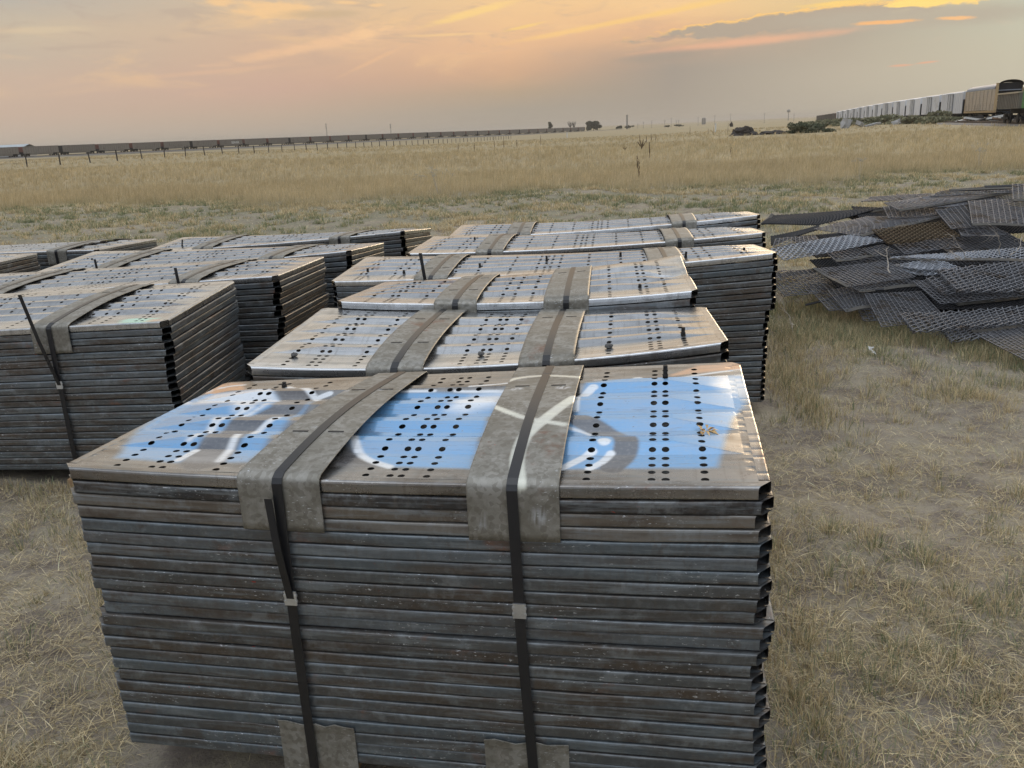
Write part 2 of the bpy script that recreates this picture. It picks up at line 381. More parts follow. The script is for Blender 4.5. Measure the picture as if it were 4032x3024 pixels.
class Surf:
    """the bundle's own warped shape: corner points of the top, straight down to the dunnage"""
    def __init__(s, FL, FR, BR, BL, zb, n, sag, dents=()):
        s.c = [np.array(p, float) for p in (FL, FR, BR, BL)]
        e = (s.c[1] - s.c[0])[:2]; e = e / np.linalg.norm(e)
        for q in (0, 3): s.c[q][:2] -= e * .024                # allow for the coped rim ends
        for q in (1, 2): s.c[q][:2] += e * .006; s.zb = zb; s.n = n; s.sag = sag; s.dents = dents
        s.L = float(np.linalg.norm((s.c[1] - s.c[0])[:2])); s.D = PANEL_D
    def at(s, um, vm, dz=0.0, t=0.0):
        u = np.asarray(um) / s.L; v = np.asarray(vm) / s.D
        a, b, c, d = s.c
        P = ((1-u)*(1-v))[..., None]*a + (u*(1-v))[..., None]*b + (u*v)[..., None]*c + ((1-u)*v)[..., None]*d
        z = P[..., 2] * (1 - t) + s.zb * t
        z = z - (s.sag[0]*(1-v) + s.sag[1]*v) * (1 - (2*u-1)**2) * (1 - t)
        if t == 0:
            for (du, dv, r, h) in s.dents:
                z = z + h * np.exp(-(((u-du)*s.L/r)**2 + ((v-dv)*s.D/r)**2))
        P = P.copy(); P[..., 2] = z + dz
        return P

def rims(L, seg, rnd, rough):
    """front, back and side rims as open C channels; local uv metres + z, with small dents"""
    D = PANEL_D; V = []; F = []; UV = []
    def nz(x, s): return mnoise.noise((x * 3.1 + rnd, s, rnd * .7)) * .8 + mnoise.noise((x * 11 + rnd, s + 5, 1.3)) * .35
    npf = len(PROF); dr = random.Random(int(rnd * 1000)); dents = [(dr.uniform(.03, L - .03), dr.uniform(.02, .11), dr.uniform(-.003, .007), dr.uniform(-.004, .002)) for _ in range(dr.choice((0, 0, 1, 1, 2)))]
    for side in ('f', 'b', 'l', 'r'):
        along = L if side in 'fb' else D
        lo = 0.0 if side in 'fb' else RIM + .004; hi = along - lo
        ns = seg if side in 'fb' else max(12, seg * 2 // 3)
        b0 = len(V)
        for i in range(ns + 1):
            x = lo + (hi - lo) * i / ns
            dy = nz(x, 1.0 + len(side) + ord(side)) * .0014 * rough; dz = nz(x, 9.0 + ord(side)) * .0012 * rough
            if side == 'f':
                for (x0, wd, a1, a2) in dents:
                    g = math.exp(-((x - x0) / wd) ** 2); dy += a1 * g; dz += a2 * g
            for k, (py, pz) in enumerate(PROF):
                xx = x
                if side in 'fb':                                  # ends coped back at about 45 degrees
                    cut = .030 * (1 - py / RIM)
                    xx = cut + (L - 2 * cut) * i / ns
                yy = py + dy * (1 - py / RIM); zz = pz + dz * (1 if pz < -.004 else .25)
                if side in 'lr': yy = py * .85 + dy * (1 - py / RIM)
                p = {'f': (xx, yy), 'b': (xx, D - yy), 'l': (yy, xx), 'r': (L - yy, xx)}[side]
                if side in 'lr' and pz > -.004: zz -= .0007 * max(0, math.sin(xx * 2 * PI / .042 + rnd)) * (((xx * 4.3 + rnd) % 1) > .35)
                V.append((p[0], p[1], zz)); UV.append((x, PROFL[k] + ord(side)))
        for i in range(ns):
            for k in range(npf - 1):
                a = b0 + i * npf + k; q = (a, a + npf, a + npf + 1, a + 1)
                F.append(q if side in 'fl' else q[::-1])
    return V, F, UV

TONES = [(0.113, 0.132, 0.145), (0.137, 0.155, 0.17), (0.094, 0.091, 0.086), (0.103, 0.11, 0.114), (0.077, 0.076, 0.075), (0.123, 0.142, 0.156), (0.103, 0.107, 0.108), (0.089, 0.091, 0.09)]

def soft_poly(P, poly, soft):
    """coverage of points inside a polygon with a soft edge (metres)"""
    x, y = P[:, 0], P[:, 1]; inside = np.zeros(len(P), bool); dist = np.full(len(P), 9.0); n = len(poly)
    for i in range(n):
        x1, y1 = poly[i]; x2, y2 = poly[(i + 1) % n]
        c = ((y1 > y) != (y2 > y)) & (x < (x2 - x1) * (y - y1) / ((y2 - y1) or 1e-9) + x1)
        inside ^= c
        dist = np.minimum(dist, seg_dist(x, y, x1, y1, x2, y2))
    sd = np.where(inside, dist, -dist)
    return np.clip(sd / (2 * soft) + .5, 0, 1)

def seg_dist(x, y, x1, y1, x2, y2):
    dx, dy = x2 - x1, y2 - y1; l = dx*dx + dy*dy or 1e-12
    t = np.clip(((x - x1)*dx + (y - y1)*dy) / l, 0, 1)
    return np.hypot(x - x1 - t*dx, y - y1 - t*dy)

def smooth_line(pts, n=6):
    if len(pts) < 3: return pts
    out = []
    for i in range(len(pts) - 1):
        p0, p1, p2, p3 = pts[max(i-1, 0)], pts[i], pts[i+1], pts[min(i+2, len(pts)-1)]
        for j in range(n):
            t = j / n
            out.append(tuple(.5*((2*b) + (-a+c)*t + (2*a-5*b+4*c-d)*t*t + (-a+3*b-3*c+d)*t**3) for a, b, c, d in zip(p0, p1, p2, p3)))
    return out + [tuple(pts[-1])]

def paint_over(col, cov, rgb, op=1.0):
    cov = cov * op
    a = col[:, 3]; na = cov + a * (1 - cov)
    for c in range(3):
        col[:, c] = np.where(na > 1e-4, (rgb[c] * cov + col[:, c] * a * (1 - cov)) / np.maximum(na, 1e-4), col[:, c])
    col[:, 3] = na

PAINT = {'B': (.15, .385, .69), 'W': (.80, .83, .86), 'K': (.075, .07, .072), 'O': (.72, .36, .15), 'T': (.30, .75, .62), 'C': (.72, .72, .62)}

def bundle(label, FL, FR, BR, BL, zb, n, sag, cols, plates, seed, group='strapped bundles of perforated panels', dents=(), paint=None, fine=False,
           plate_paint=None, flap=.125, tails=(), loose=0.0, lower_shift=0.0, low_plates=False, straps_dx=None, tones=None, arch=.025):
    rnd = random.Random(seed)
    S = Surf(FL, FR, BR, BL, zb, n, sag, dents)
    L, D = S.L, S.D
    base = sum(S.c) / 4; root = empty('panel_bundle', (base[0], base[1], 0.0))
    tag(root, label, 'panel bundle', group)
    O = np.array([base[0], base[1], 0.0])
    ex = (S.c[1] - S.c[0])[:2] / L; ey = np.array([-ex[1], ex[0]])
    shifts = [(0.0, 0.0)]
    for i in range(n):
        t = i / n
        dx, dy = (rnd.gauss(0, .006), rnd.gauss(0, .002)) if i else (0, 0)
        if lower_shift > 0 and i >= 9: dx -= lower_shift
        if lower_shift < 0: dx -= lower_shift * i / n
        rV, rF, rUV = rims(L, 110 if fine else 44, seed * 3.7 + i * 1.93, 1.5 if rnd.random() < .25 else .85)
        if i == 0:
            P, sF = sheet(L, cols, .0036 if fine else .05, .0042 if fine else .012)
            u, v = P[:, 0], P[:, 1]
            de = np.minimum(u, L - u)
            amp = np.clip((de - .045) / .16, 0, 1)
            z = np.minimum(rib(v), RISE * amp)
            crimp = np.clip(1 - (de - RIM * .86) / .022, 0, 1) * np.clip((de - RIM * .86) / .004, 0, 1) * np.clip(np.sin(v * 2 * PI / .042) * 1.6, 0, 1) * (((v * 4.3) % 1) > .3) * .0013
            z = z - crimp
            wav = np.array([mnoise.noise((a * 2.3 + seed, b * 3.1, seed * .31)) for a, b in P]) * .0014
            z = z + wav * np.clip(de / .1, 0, 1)
            W = np.concatenate([S.at(u, v, z, 0.0), S.at(np.array([p[0] for p in rV]), np.array([p[1] for p in rV]), np.array([p[2] for p in rV]), 0.0)])
            F = sF + [tuple(q + len(P) for q in f) for f in rF]
            UV = np.concatenate([P, np.array(rUV)])
            C = None
            if paint:
                C = np.zeros((len(W), 4), np.float32)
                RV = np.array(rV)[:, :2]; A = np.concatenate([P, RV])
                wob = np.array([[mnoise.noise((a * 9, b * 9, 2.2)), mnoise.noise((a * 9, b * 9, 7.7))] for a, b in A]) * .006
                A = A + wob
                okz = np.concatenate([np.ones(len(P)), (np.array(rV)[:, 2] > -.003).astype(float)])
                for g in paint:
                    pts = [(q[0] * L, q[1] * D) for q in g[1]]
                    if g[0] == 'p': cov = soft_poly(A, pts, g[3])
                    else:
                        pts = smooth_line(pts); d = np.full(len(A), 9.0)
                        for (p, q) in zip(pts, pts[1:]): d = np.minimum(d, seg_dist(A[:, 0], A[:, 1], *p, *q))
                        cov = np.clip((g[3] - d) / (2 * g[4]) + .5, 0, 1)
                    cov = cov * cov * (3 - 2 * cov)
                    paint_over(C, cov * okz, PAINT[g[2]], .75 if g[2] == 'O' else .93)
            tone = (.58, .585, .59) if not fine else (.36, .345, .33)
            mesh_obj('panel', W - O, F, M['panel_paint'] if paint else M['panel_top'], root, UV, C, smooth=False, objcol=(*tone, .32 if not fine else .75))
        else:
            RV = np.array(rV)
            W1 = S.at(RV[:, 0], RV[:, 1], RV[:, 2], t)
            q = np.array([(RIM, RIM), (L/2, RIM), (L - RIM, RIM), (RIM, D - RIM), (L/2, D - RIM), (L - RIM, D - RIM)])
            W2 = S.at(q[:, 0], q[:, 1], -.006, t)
            W = np.concatenate([W1, W2]); b = len(W1)
            sh = ex * dx + ey * dy; W[:, :2] += sh
            F = rF + [(b, b+1, b+4, b+3), (b+1, b+2, b+5, b+4)]
            UV = np.concatenate([np.array(rUV), q])
            tn = (tones or {}).get(i) or rnd.choice(TONES)
            mesh_obj('panel', W - O, F, M['panel'], root, UV, objcol=(*tn, 1), smooth=False)
    h_top = float(np.mean([c[2] for c in S.c]))
    # zinc plates laid under the straps, arched over the ribs and folded down at the front and back
    for pi, (u0, u1, b0, b1) in enumerate(plates):
        nu = 60 if plate_paint else 16
        vs = [-.004 - .0001] ; path = []
        fl = flap * rnd.uniform(.92, 1.05)
        for j in range(7): path.append((-.004, -fl + fl * j / 7))
        path += [(-.0035, -.004), (-.001, .002)]
        nn = 90 if plate_paint else 34
        for j in range(1, nn): path.append((D * j / nn, None))
        path += [(D + .001, .002), (D + .0035, -.004), (D + .004, -.05), (D + .004, -fl)]
        slots = [(.27, .30), (.695, .72)]
        rows = []; uvr = []; cc = []
        for (v, dz) in path:
            vv = min(max(v, 0), D) / D
            a0 = u0 + (b0 - u0) * vv; a1 = u1 + (b1 - u1) * vv
            uu = np.linspace(a0, a1, nu + 1) * L
            if dz is None:
                dz = .007 + arch * math.sin(PI * vv) ** .8 * (1 + .25 * math.sin(3.1 * vv + seed))
            if v < 0:                                   # flap hangs straight down from the front edge
                p = S.at(uu, np.zeros_like(uu), dz, 0); p[:, :2] += ey * (v - .002)
            elif v > D:
                p = S.at(uu, np.full_like(uu, D), dz, 0); p[:, :2] += ey * (v - D + .002)
            else: p = S.at(uu, np.full_like(uu, v), dz, 0)
            if 0 < v < D: p[:, 2] = np.maximum(p[:, 2], S.at(uu, np.full_like(uu, v), RISE + .003, 0)[:, 2] if .15 < v < .75 else p[:, 2])
            rows.append(p); uvr.append(np.stack([uu, np.full_like(uu, v + (dz if (v < 0 or v > D) else 0))], 1))
        Pn = np.concatenate(rows); UV = np.concatenate(uvr); w = nu + 1
        F = []
        for j in range(len(rows) - 1):
            for i in range(nu):
                F.append((j*w+i, j*w+i+1, (j+1)*w+i+1, (j+1)*w+i))
        C = None
        if plate_paint:
            C = np.zeros((len(Pn), 4), np.float32)
            for (su, sv, sr) in SCUFFS[pi]:
                dd = np.hypot(UV[:, 0] - su * L, (UV[:, 1] - sv * D) * 1.2); nz_ = np.array([mnoise.noise((a * 160, b * 160, 1.1)) + .6 * mnoise.noise((a * 60, b * 60, 4.1)) for a, b in UV])
                paint_over(C, np.clip(1.25 - dd / sr, 0, 1) * np.clip(.5 + 1.6 * nz_, 0, 1), (.66, .70, .76), .9)
            for pts, wd, soft in (plate_paint if pi == 1 else []):
                pts = smooth_line([(q[0] * L, q[1] * D) for q in pts]); d = np.full(len(Pn), 9.0)
                for (p, q) in zip(pts, pts[1:]): d = np.minimum(d, seg_dist(UV[:, 0], UV[:, 1], *p, *q))
                paint_over(C, np.clip((wd - d) / (2 * soft) + .5, 0, 1), PAINT['C'], .95)
        o = mesh_obj('cover_plate', Pn - O, F, M['plate_paint'] if C is not None else M['plate'], root, UV, C, smooth=True)
        sm = o.modifiers.new('thickness', 'SOLIDIFY'); sm.thickness = .0028; sm.offset = 1
        # two punched slots with scraped zinc round them
        for vv in (slots[pi % 2][0], slots[1][0]) if pi == 0 else (slots[1][0],):
            for fu in (.24, .74):
                uu = (u0 + (b0 - u0) * vv + ((u1 - u0)) * fu) * L
                k = int(round(vv * nn)) + 8
                r = rows[k]; i = int(round(fu * nu)); a = Vector(r[i]); dxv = Vector(r[min(i + 1, nu)] - r[i - 1]).normalized(); nrm = dxv.cross(Vector(rows[k+1][i] - rows[k-1][i])).normalized()
                if nrm.z < 0: nrm = -nrm
                c = a + nrm * .0036
                sl = MB(); sl.bar(c - dxv * .021 - Vector(O), c + dxv * .021 - Vector(O), .0055, .0016, up=nrm); sl.build('slot', M['strap'], o)
        # the steel strap over the middle of the plate
        sdx = (straps_dx[pi] if straps_dx else (0, 0))
        mid = nu // 2; line = []; nor = []
        side = Vector((ex[0], ex[1], 0))
        for j in range(8, len(rows) - 3):
            line.append(Vector((rows[j][mid] + rows[j][nu - mid]) / 2) + Vector((0, 0, .0045)))
        line[0] += Vector((-ey[0] * .004, -ey[1] * .004, -.002))
        zlow = zb - .012
        fr = Vector((*(S.at(np.array((u0 + u1) / 2 * L), np.array(0.0))[:2] - ey * .0125), 0)); f0 = line[0]
        front = [Vector((fr.x + ex[0]*sdx[1], fr.y + ex[1]*sdx[1], zlow)), Vector((fr.x + ex[0]*(sdx[0]+sdx[1])/2, fr.y + ex[1]*(sdx[0]+sdx[1])/2, (zlow + f0.z)/2)), Vector((f0.x - ey[0]*.007, f0.y - ey[1]*.007, f0.z - .012))]
        lb = line[-1]
        back = [lb + Vector((ey[0] * .012, ey[1] * .012, -.012)), Vector((lb.x + ey[0] * .012, lb.y + ey[1] * .012, zlow))]
        full = front + line + back
        ribbon('strap', full, side, .025, .0014, M['strap'], root, O)
        st = COL.objects[-1]
        if loose != 'noseal':
            zs = zlow + (f0.z - zlow) * (.62 if seed % 2 else .67)
            tt = (zs - zlow) / (f0.z - zlow)
            ps = front[0].lerp(front[2], tt) if True else None
            ps = (front[1].lerp(front[2], (tt - .5) * 2)) if tt > .5 else front[0].lerp(front[1], tt * 2)
            sb = MB(); c = ps - Vector((ey[0], ey[1], 0)) * .0022 - Vector(O)
            sb.bar(c - Vector((0, 0, .019)), c + Vector((0, 0, .019)), .031, .004, up=Vector((-ey[0], -ey[1], 0)))
            for sx in (-1, 1):
                for sz in (-.008, .008):
                    sb.bar(c + side * sx * .014 + Vector((0, 0, sz - .003)), c + side * sx * .014 + Vector((0, 0, sz + .003)), .006, .006, up=Vector((-ey[0], -ey[1], 0)))
            sb.build('seal', M['seal'], root)
            for (tp, topdx, topdz, out) in tails:
                if tp != pi: continue
                p0 = ps - Vector((*ey, 0)) * .004
                p2 = Vector((f0.x + ex[0]*topdx - ey[0]*out, f0.y + ex[1]*topdx - ey[1]*out, f0.z + topdz))
                p1 = (p0 + p2) / 2 - Vector((*ey, 0)) * .008
                ribbon('strap_tail', [p0, p1, p2], side, .019, .0014, M['strap'], root, O)
        if low_plates:
            w2 = (u1 - u0) * L; uc = (u0 + u1) / 2 * L + (.016 if pi == 0 else .006)
            g = []; uvs = []; 
            for j in range(6):
                uu = np.linspace(uc - w2 / 2, uc + w2 / 2, 9)
                p = S.at(uu, np.zeros_like(uu), 0, 0); p[:, 2] = zb - .03 + .155 * j / 5 - (.004 * rnd.random() if j == 5 else 0)
                if j == 5: p[:, 2] += np.array([rnd.uniform(-.008, .004) for _ in uu])
                p[:, :2] -= ey * (.005 + .004 * (j == 5)); g.append(p); uvs.append(np.stack([uu, np.full_like(uu, j * .03 + 5)], 1))
            F2 = [(j*9+i, j*9+i+1, (j+1)*9+i+1, (j+1)*9+i) for j in range(5) for i in range(8)]
            o2 = mesh_obj('lower_plate', np.concatenate(g) - O, F2, M['plate'], root, np.concatenate(uvs))
            sm = o2.modifiers.new('thickness', 'SOLIDIFY'); sm.thickness = .003
    return root, S, O

SCUFFS = [[(.375, .70, .016), (.315, .69, .012), (.335, .30, .010)], [(.622, .665, .020), (.700, .668, .022), (.627, -.105, .014), (.705, -.09, .024)]]

def ribbon(name, pts, side, w, th, mat, parent, O):
    pts = [Vector(p) for p in pts]; side = Vector(side).normalized(); V = []; F = []
    for i, p in enumerate(pts):
        d = (pts[min(i+1, len(pts)-1)] - pts[max(i-1, 0)]).normalized(); n = d.cross(side).normalized()
        for a, b in ((-1, -1), (1, -1), (1, 1), (-1, 1)):
            V.append(p + side * a * w/2 + n * b * th/2 - Vector(O))
    for i in range(len(pts) - 1):
        for k in range(4): F.append((i*4+k, i*4+(k+1)%4, (i+1)*4+(k+1)%4, (i+1)*4+k))
    F += [(3, 2, 1, 0), tuple((len(pts)-1)*4 + k for k in range(4))]
    return mesh_obj(name, V, F, mat, parent)

def timber(S, us, why):
    for (um, txt) in us:
        a = S.at(np.array(um * S.L), np.array(-.03))[:2]; b = S.at(np.array(um * S.L), np.array(S.D + .04))[:2]
        d = (b - a) / np.linalg.norm(b - a); c = (a + b) / 2; ln = np.linalg.norm(b - a)
        e = empty('timber_block', (c[0], c[1], 0), math.atan2(d[1], d[0]) - PI/2)
        COL.objects.unlink(e); bpy.data.objects.remove(e)
        h = S.zb - TH - .004
        bm = bmesh.new(); bmesh.ops.create_cube(bm, size=1)
        for v in bm.verts: v.co = Vector((v.co.x * .09, v.co.y * ln, (v.co.z + .5) * (h + .03) - .03))
        bmesh.ops.bevel(bm, geom=bm.edges[:], offset=.004, segments=2, affect='EDGES')
        me = bpy.data.meshes.new('timber_block'); bm.to_mesh(me); bm.free(); me.materials.append(M['wood'])
        o = bpy.data.objects.new('timber_block', me); COL.objects.link(o)
        o.location = (c[0], c[1], 0); o.rotation_euler = (0, 0, math.atan2(d[1], d[0]) - PI/2)
        tag(o, f'raw timber block under the {txt}', 'timber block', 'timber blocks under the bundles')

SHORT = [.08, .135, .152, .236, .46, .495, .511, .547, .765, .85, .868, .918]
LONG = [.055, .067, .137, .158, .19, .282, .335, .41, .472, .49, .503, .523, .59, .665, .718, .81, .838, .863, .933, .945]
LP = [(.197, .275, .200, .278), (.725, .803, .722, .800)]

front = bundle('panel bundle with blue, white and black graffiti across its top, nearest the camera',
    (-1.103, 1.937, .901), (.536, 1.633, .905), (.693, 2.474, .944), (-.955, 2.776, .863), .088, 24, (.015, .0), SHORT,
    [(.281, .402, .324, .42), (.608, .732, .597, .72)], 1, paint=GRAFFITI, fine=True, plate_paint=PLATE_STROKES, low_plates=True, flap=.135,
    tails=[(0, -.02, -.045, .02)], lower_shift=-.024, straps_dx=[(-.005, .0), (-.01, .025)], tones={1: (.045, .045, .047), 2: (.19, .165, .135), 3: (.22, .205, .185)})
B = {'front': front}
B['second'] = bundle('short bundle of bare zinc panels just behind the graffiti bundle',
    (-.917, 2.858, .893), (.703, 2.634, .966), (.825, 3.483, .902), (-.804, 3.707, .926), .125, 23, (.04, .02), SHORT,
    [(.267, .388, .272, .392), (.585, .698, .585, .70)], 2)
B['third'] = bundle('short bundle whose brownish top panel is buckled upward at its right end',
    (-.741, 3.673, .957), (.795, 3.497, .97), (.893, 4.352, .982), (-.638, 4.529, .891), .125, 24, (.03, .02), SHORT,
    [(.281, .40, .285, .40), (.585, .708, .59, .71)], 3, dents=[(.95, .52, .10, -.022), (.80, .9, .12, .012), (.99, .95, .12, .014), (.86, .30, .09, -.010)])
B['fourth'] = bundle('long tall bundle studded with black bolts, its whole right end in view',
    (-.998, 4.82, .857), (1.459, 4.535, .955), (1.572, 5.379, .887), (-.912, 5.667, .875), .10, 24, (.03, .02), LONG, LP, 4, lower_shift=.03, tails=[(0, -.045, .145, .012)])
B['fifth'] = bundle('long bundle next to last in the right row, plates glowing pale in the dusk light',
    (-.666, 5.399+.42, .908-.045), (1.609+.13, 5.144+.52, .992-.07), (1.707+.16, 5.998+.60, .927-.07), (-.57+.02, 6.253+.55, .921-.06), .10, 23, (.03, .02), LONG, LP, 5)
B['sixth'] = bundle('farthest bundle of the right row, with open dirt and grass behind it',
    (-.447, 6.849, .84), (1.962, 6.55, .945), (2.097, 7.386, .888), (-.369, 7.693, .846), .10, 22, (.03, .02), LONG, LP, 6)
B['left1'] = bundle('left bundle with a turquoise paint smear and rust on its near right corner',
    (-4.08, 4.19, .75), (-1.639, 3.938, .846), (-1.551, 4.795, .893), (-3.99, 5.04, .82), .085, 22, (-.01, .0), LONG, LP, 7, arch=.018,
    paint=[('p', [[.895, .02], [.965, .0], [.96, .085], [.915, .11], [.89, .07]], 'T', .012), ('l', [[.965, .09], [1.0, .0]], 'T', .006, .006), ('l', [[.96, .02], [.98, .04]], 'O', .012, .02)], tails=[(1, -.085, .165, .04)])
B['left2'] = bundle('left row bundle between the turquoise-smeared one and the one with two loose studs',
    (-3.80, 5.31, .757), (-1.37, 4.97, .88), (-1.248, 5.822, .869), (-3.68, 6.16, .80), .085, 22, (-.005, .0), LONG, LP, 8, arch=.018, tails=[(1, -.03, .085, .012)])
B['left3'] = bundle('left row bundle with dark stubs standing in its far left holes',
    (-3.61, 6.431, .749), (-1.121, 6.049, .871), (-.985, 6.896, .815), (-3.496, 7.272, .803), .085, 21, (.02, .01), LONG, LP, 9, arch=.018, tails=[(0, -.03, .085, .012)])
B['left4'] = bundle('farthest bundle of the left row, its rounded right end against the grass',
    (-3.336, 7.87, .711), (-.894, 7.438, .842), (-.718, 8.274, .765), (-3.262, 8.685, .741), .085, 21, (.02, .01), LONG, LP, 10, arch=.018)
B['far1'] = bundle('far left bundle with a wedge-shaped right end and a strapped plate in front',
    (-6.15, 8.1, .72), (-3.73, 7.74, .76), (-3.53, 8.68, .74), (-5.95, 9.04, .70), .085, 20, (-.01, .0), LONG, [LP[0], (.80, .878, .80, .878)], 12)
B['far2'] = bundle('bundle cut off by the left edge, only its stacked right end showing',
    (-6.58, 6.93, .76), (-4.16, 6.53, .80), (-4.04, 7.36, .80), (-6.46, 7.76, .76), .085, 21, (.0, .0), LONG, LP, 13)
NEAR = {'front': 'graffiti bundle', 'second': 'short bare bundle behind the graffiti one', 'third': 'buckled brownish bundle', 'fourth': 'tall bolt-studded bundle',
        'fifth': 'next-to-last bundle of the right row', 'sixth': 'last bundle of the right row', 'left1': 'turquoise-smeared bundle', 'left2': 'second bundle of the left row',
        'left3': 'third bundle of the left row', 'left4': 'last bundle of the left row', 'far1': 'wedge-ended bundle at far left', 'far2': 'cut-off bundle at far left'}
for k, (r, S, O) in B.items():
    us = [(.36, NEAR[k] + ', left side'), (.68, NEAR[k] + ', right side')] if k in ('front', 'second', 'third') else [(.25, NEAR[k] + ', left side'), (.76, NEAR[k] + ', right side')]
    timber(S, us, k)

# bolts, stones and scraps resting on the tops
def on(S, u, v): return S.at(np.array(u * S.L), np.array(v), float(rib(np.array([v]))[0]))
def bolt(S, u, v, h, label, bent=0.0):
    h *= .7
    p = on(S, u, v); b = MB()
    prof = [(.0075, -.03)]
    nth = int(h / .005)
    for i in range(nth): prof += [(.0074, i * .005), (.0060, i * .005 + .0025)]
    b.lathe((0, 0, 0), prof, 10)
    b.lathe((0, 0, 0), [(.0080, .001), (.0084, .003), (.0084, .008), (.0078, .010)], 6)
    o = b.build('bolt', M['bolt']); o.location = p; o.rotation_euler = (bent, bent * .6, u * 9)
    tag(o, label, 'bolt', 'bolts left standing in the panel holes')
SF, S2, S3, S4, S5 = (B[k][1] for k in ('front', 'second', 'third', 'fourth', 'fifth'))
vh = lambda k: .038 + .0379 * k
bolt(SF, .152, vh(19), .030, 'short black bolt in the far left of the graffiti bundle', .08)
bolt(SF, .868, vh(18), .062, 'tall threaded bolt at the far right of the graffiti bundle')
bolt(S2, .918, vh(4), .050, 'black bolt near the right end of the bundle behind the graffiti')
bolt(S3, .85, vh(4), .022, 'small bolt stub on the buckled brownish bundle', .1)
bolt(S4, .158, vh(4), .035, 'leftmost black bolt on the tall long bundle')
bolt(S4, .067, vh(5), .030, 'short bolt stub at the left end of the tall long bundle')
bolt(S4, .335, vh(6), .050, 'black bolt right of the left plate on the tall long bundle', .06)
bolt(S4, .49, vh(9), .055, 'black bolt at the middle of the tall long bundle')
bolt(S4, .665, vh(10), .055, 'black bolt left of the right plate on the tall long bundle', .05)
bolt(S4, .81, vh(4), .055, 'black bolt right of the right plate on the tall long bundle', .08)
bolt(S4, .945, vh(7), .040, 'black bolt at the right end of the tall long bundle', .1)
bolt(S5, .158, vh(13), .035, 'small black bolt on the next-to-last bundle, left of its plate')
bolt(B['left3'][1], .10, vh(10), .035, 'dark stub left of the plate on the third left bundle', .2)
bolt(B['left4'][1], .21, vh(20), .030, 'dark stub on the far edge of the last left bundle')
bolt(B['left4'][1], .12, vh(4), .10, 'tall dark stub on the last left bundle beside its plate', .15)

def pebble(S, u, v, r, label, seed):
    p = on(S, u, v); bm = bmesh.new(); bmesh.ops.create_icosphere(bm, subdivisions=2, radius=r)
    for q in bm.verts:
        k = 1 + .35 * mnoise.noise(q.co * (1.2 / r) + Vector((seed, 0, 0))); q.co = Vector((q.co.x * k * 1.15, q.co.y * k, q.co.z * k * .8))
    me = bpy.data.meshes.new('pebble'); bm.to_mesh(me); bm.free(); me.materials.append(M['stone'])
    o = bpy.data.objects.new('pebble', me); COL.objects.link(o); o.location = (p[0], p[1], p[2] + r * .68)
    tag(o, label, 'pebble', 'pebbles on the panels')
pebble(S2, .082, .135, .011, 'grey pebble on the left part of the bundle behind the graffiti', 1.1)
pebble(S2, .495, .135, .011, 'grey pebble at the middle of the bundle behind the graffiti', 2.4)
pebble(S2, .765,   .12, .012, 'grey pebble right of the plates on the bundle behind the graffiti', 4.2)

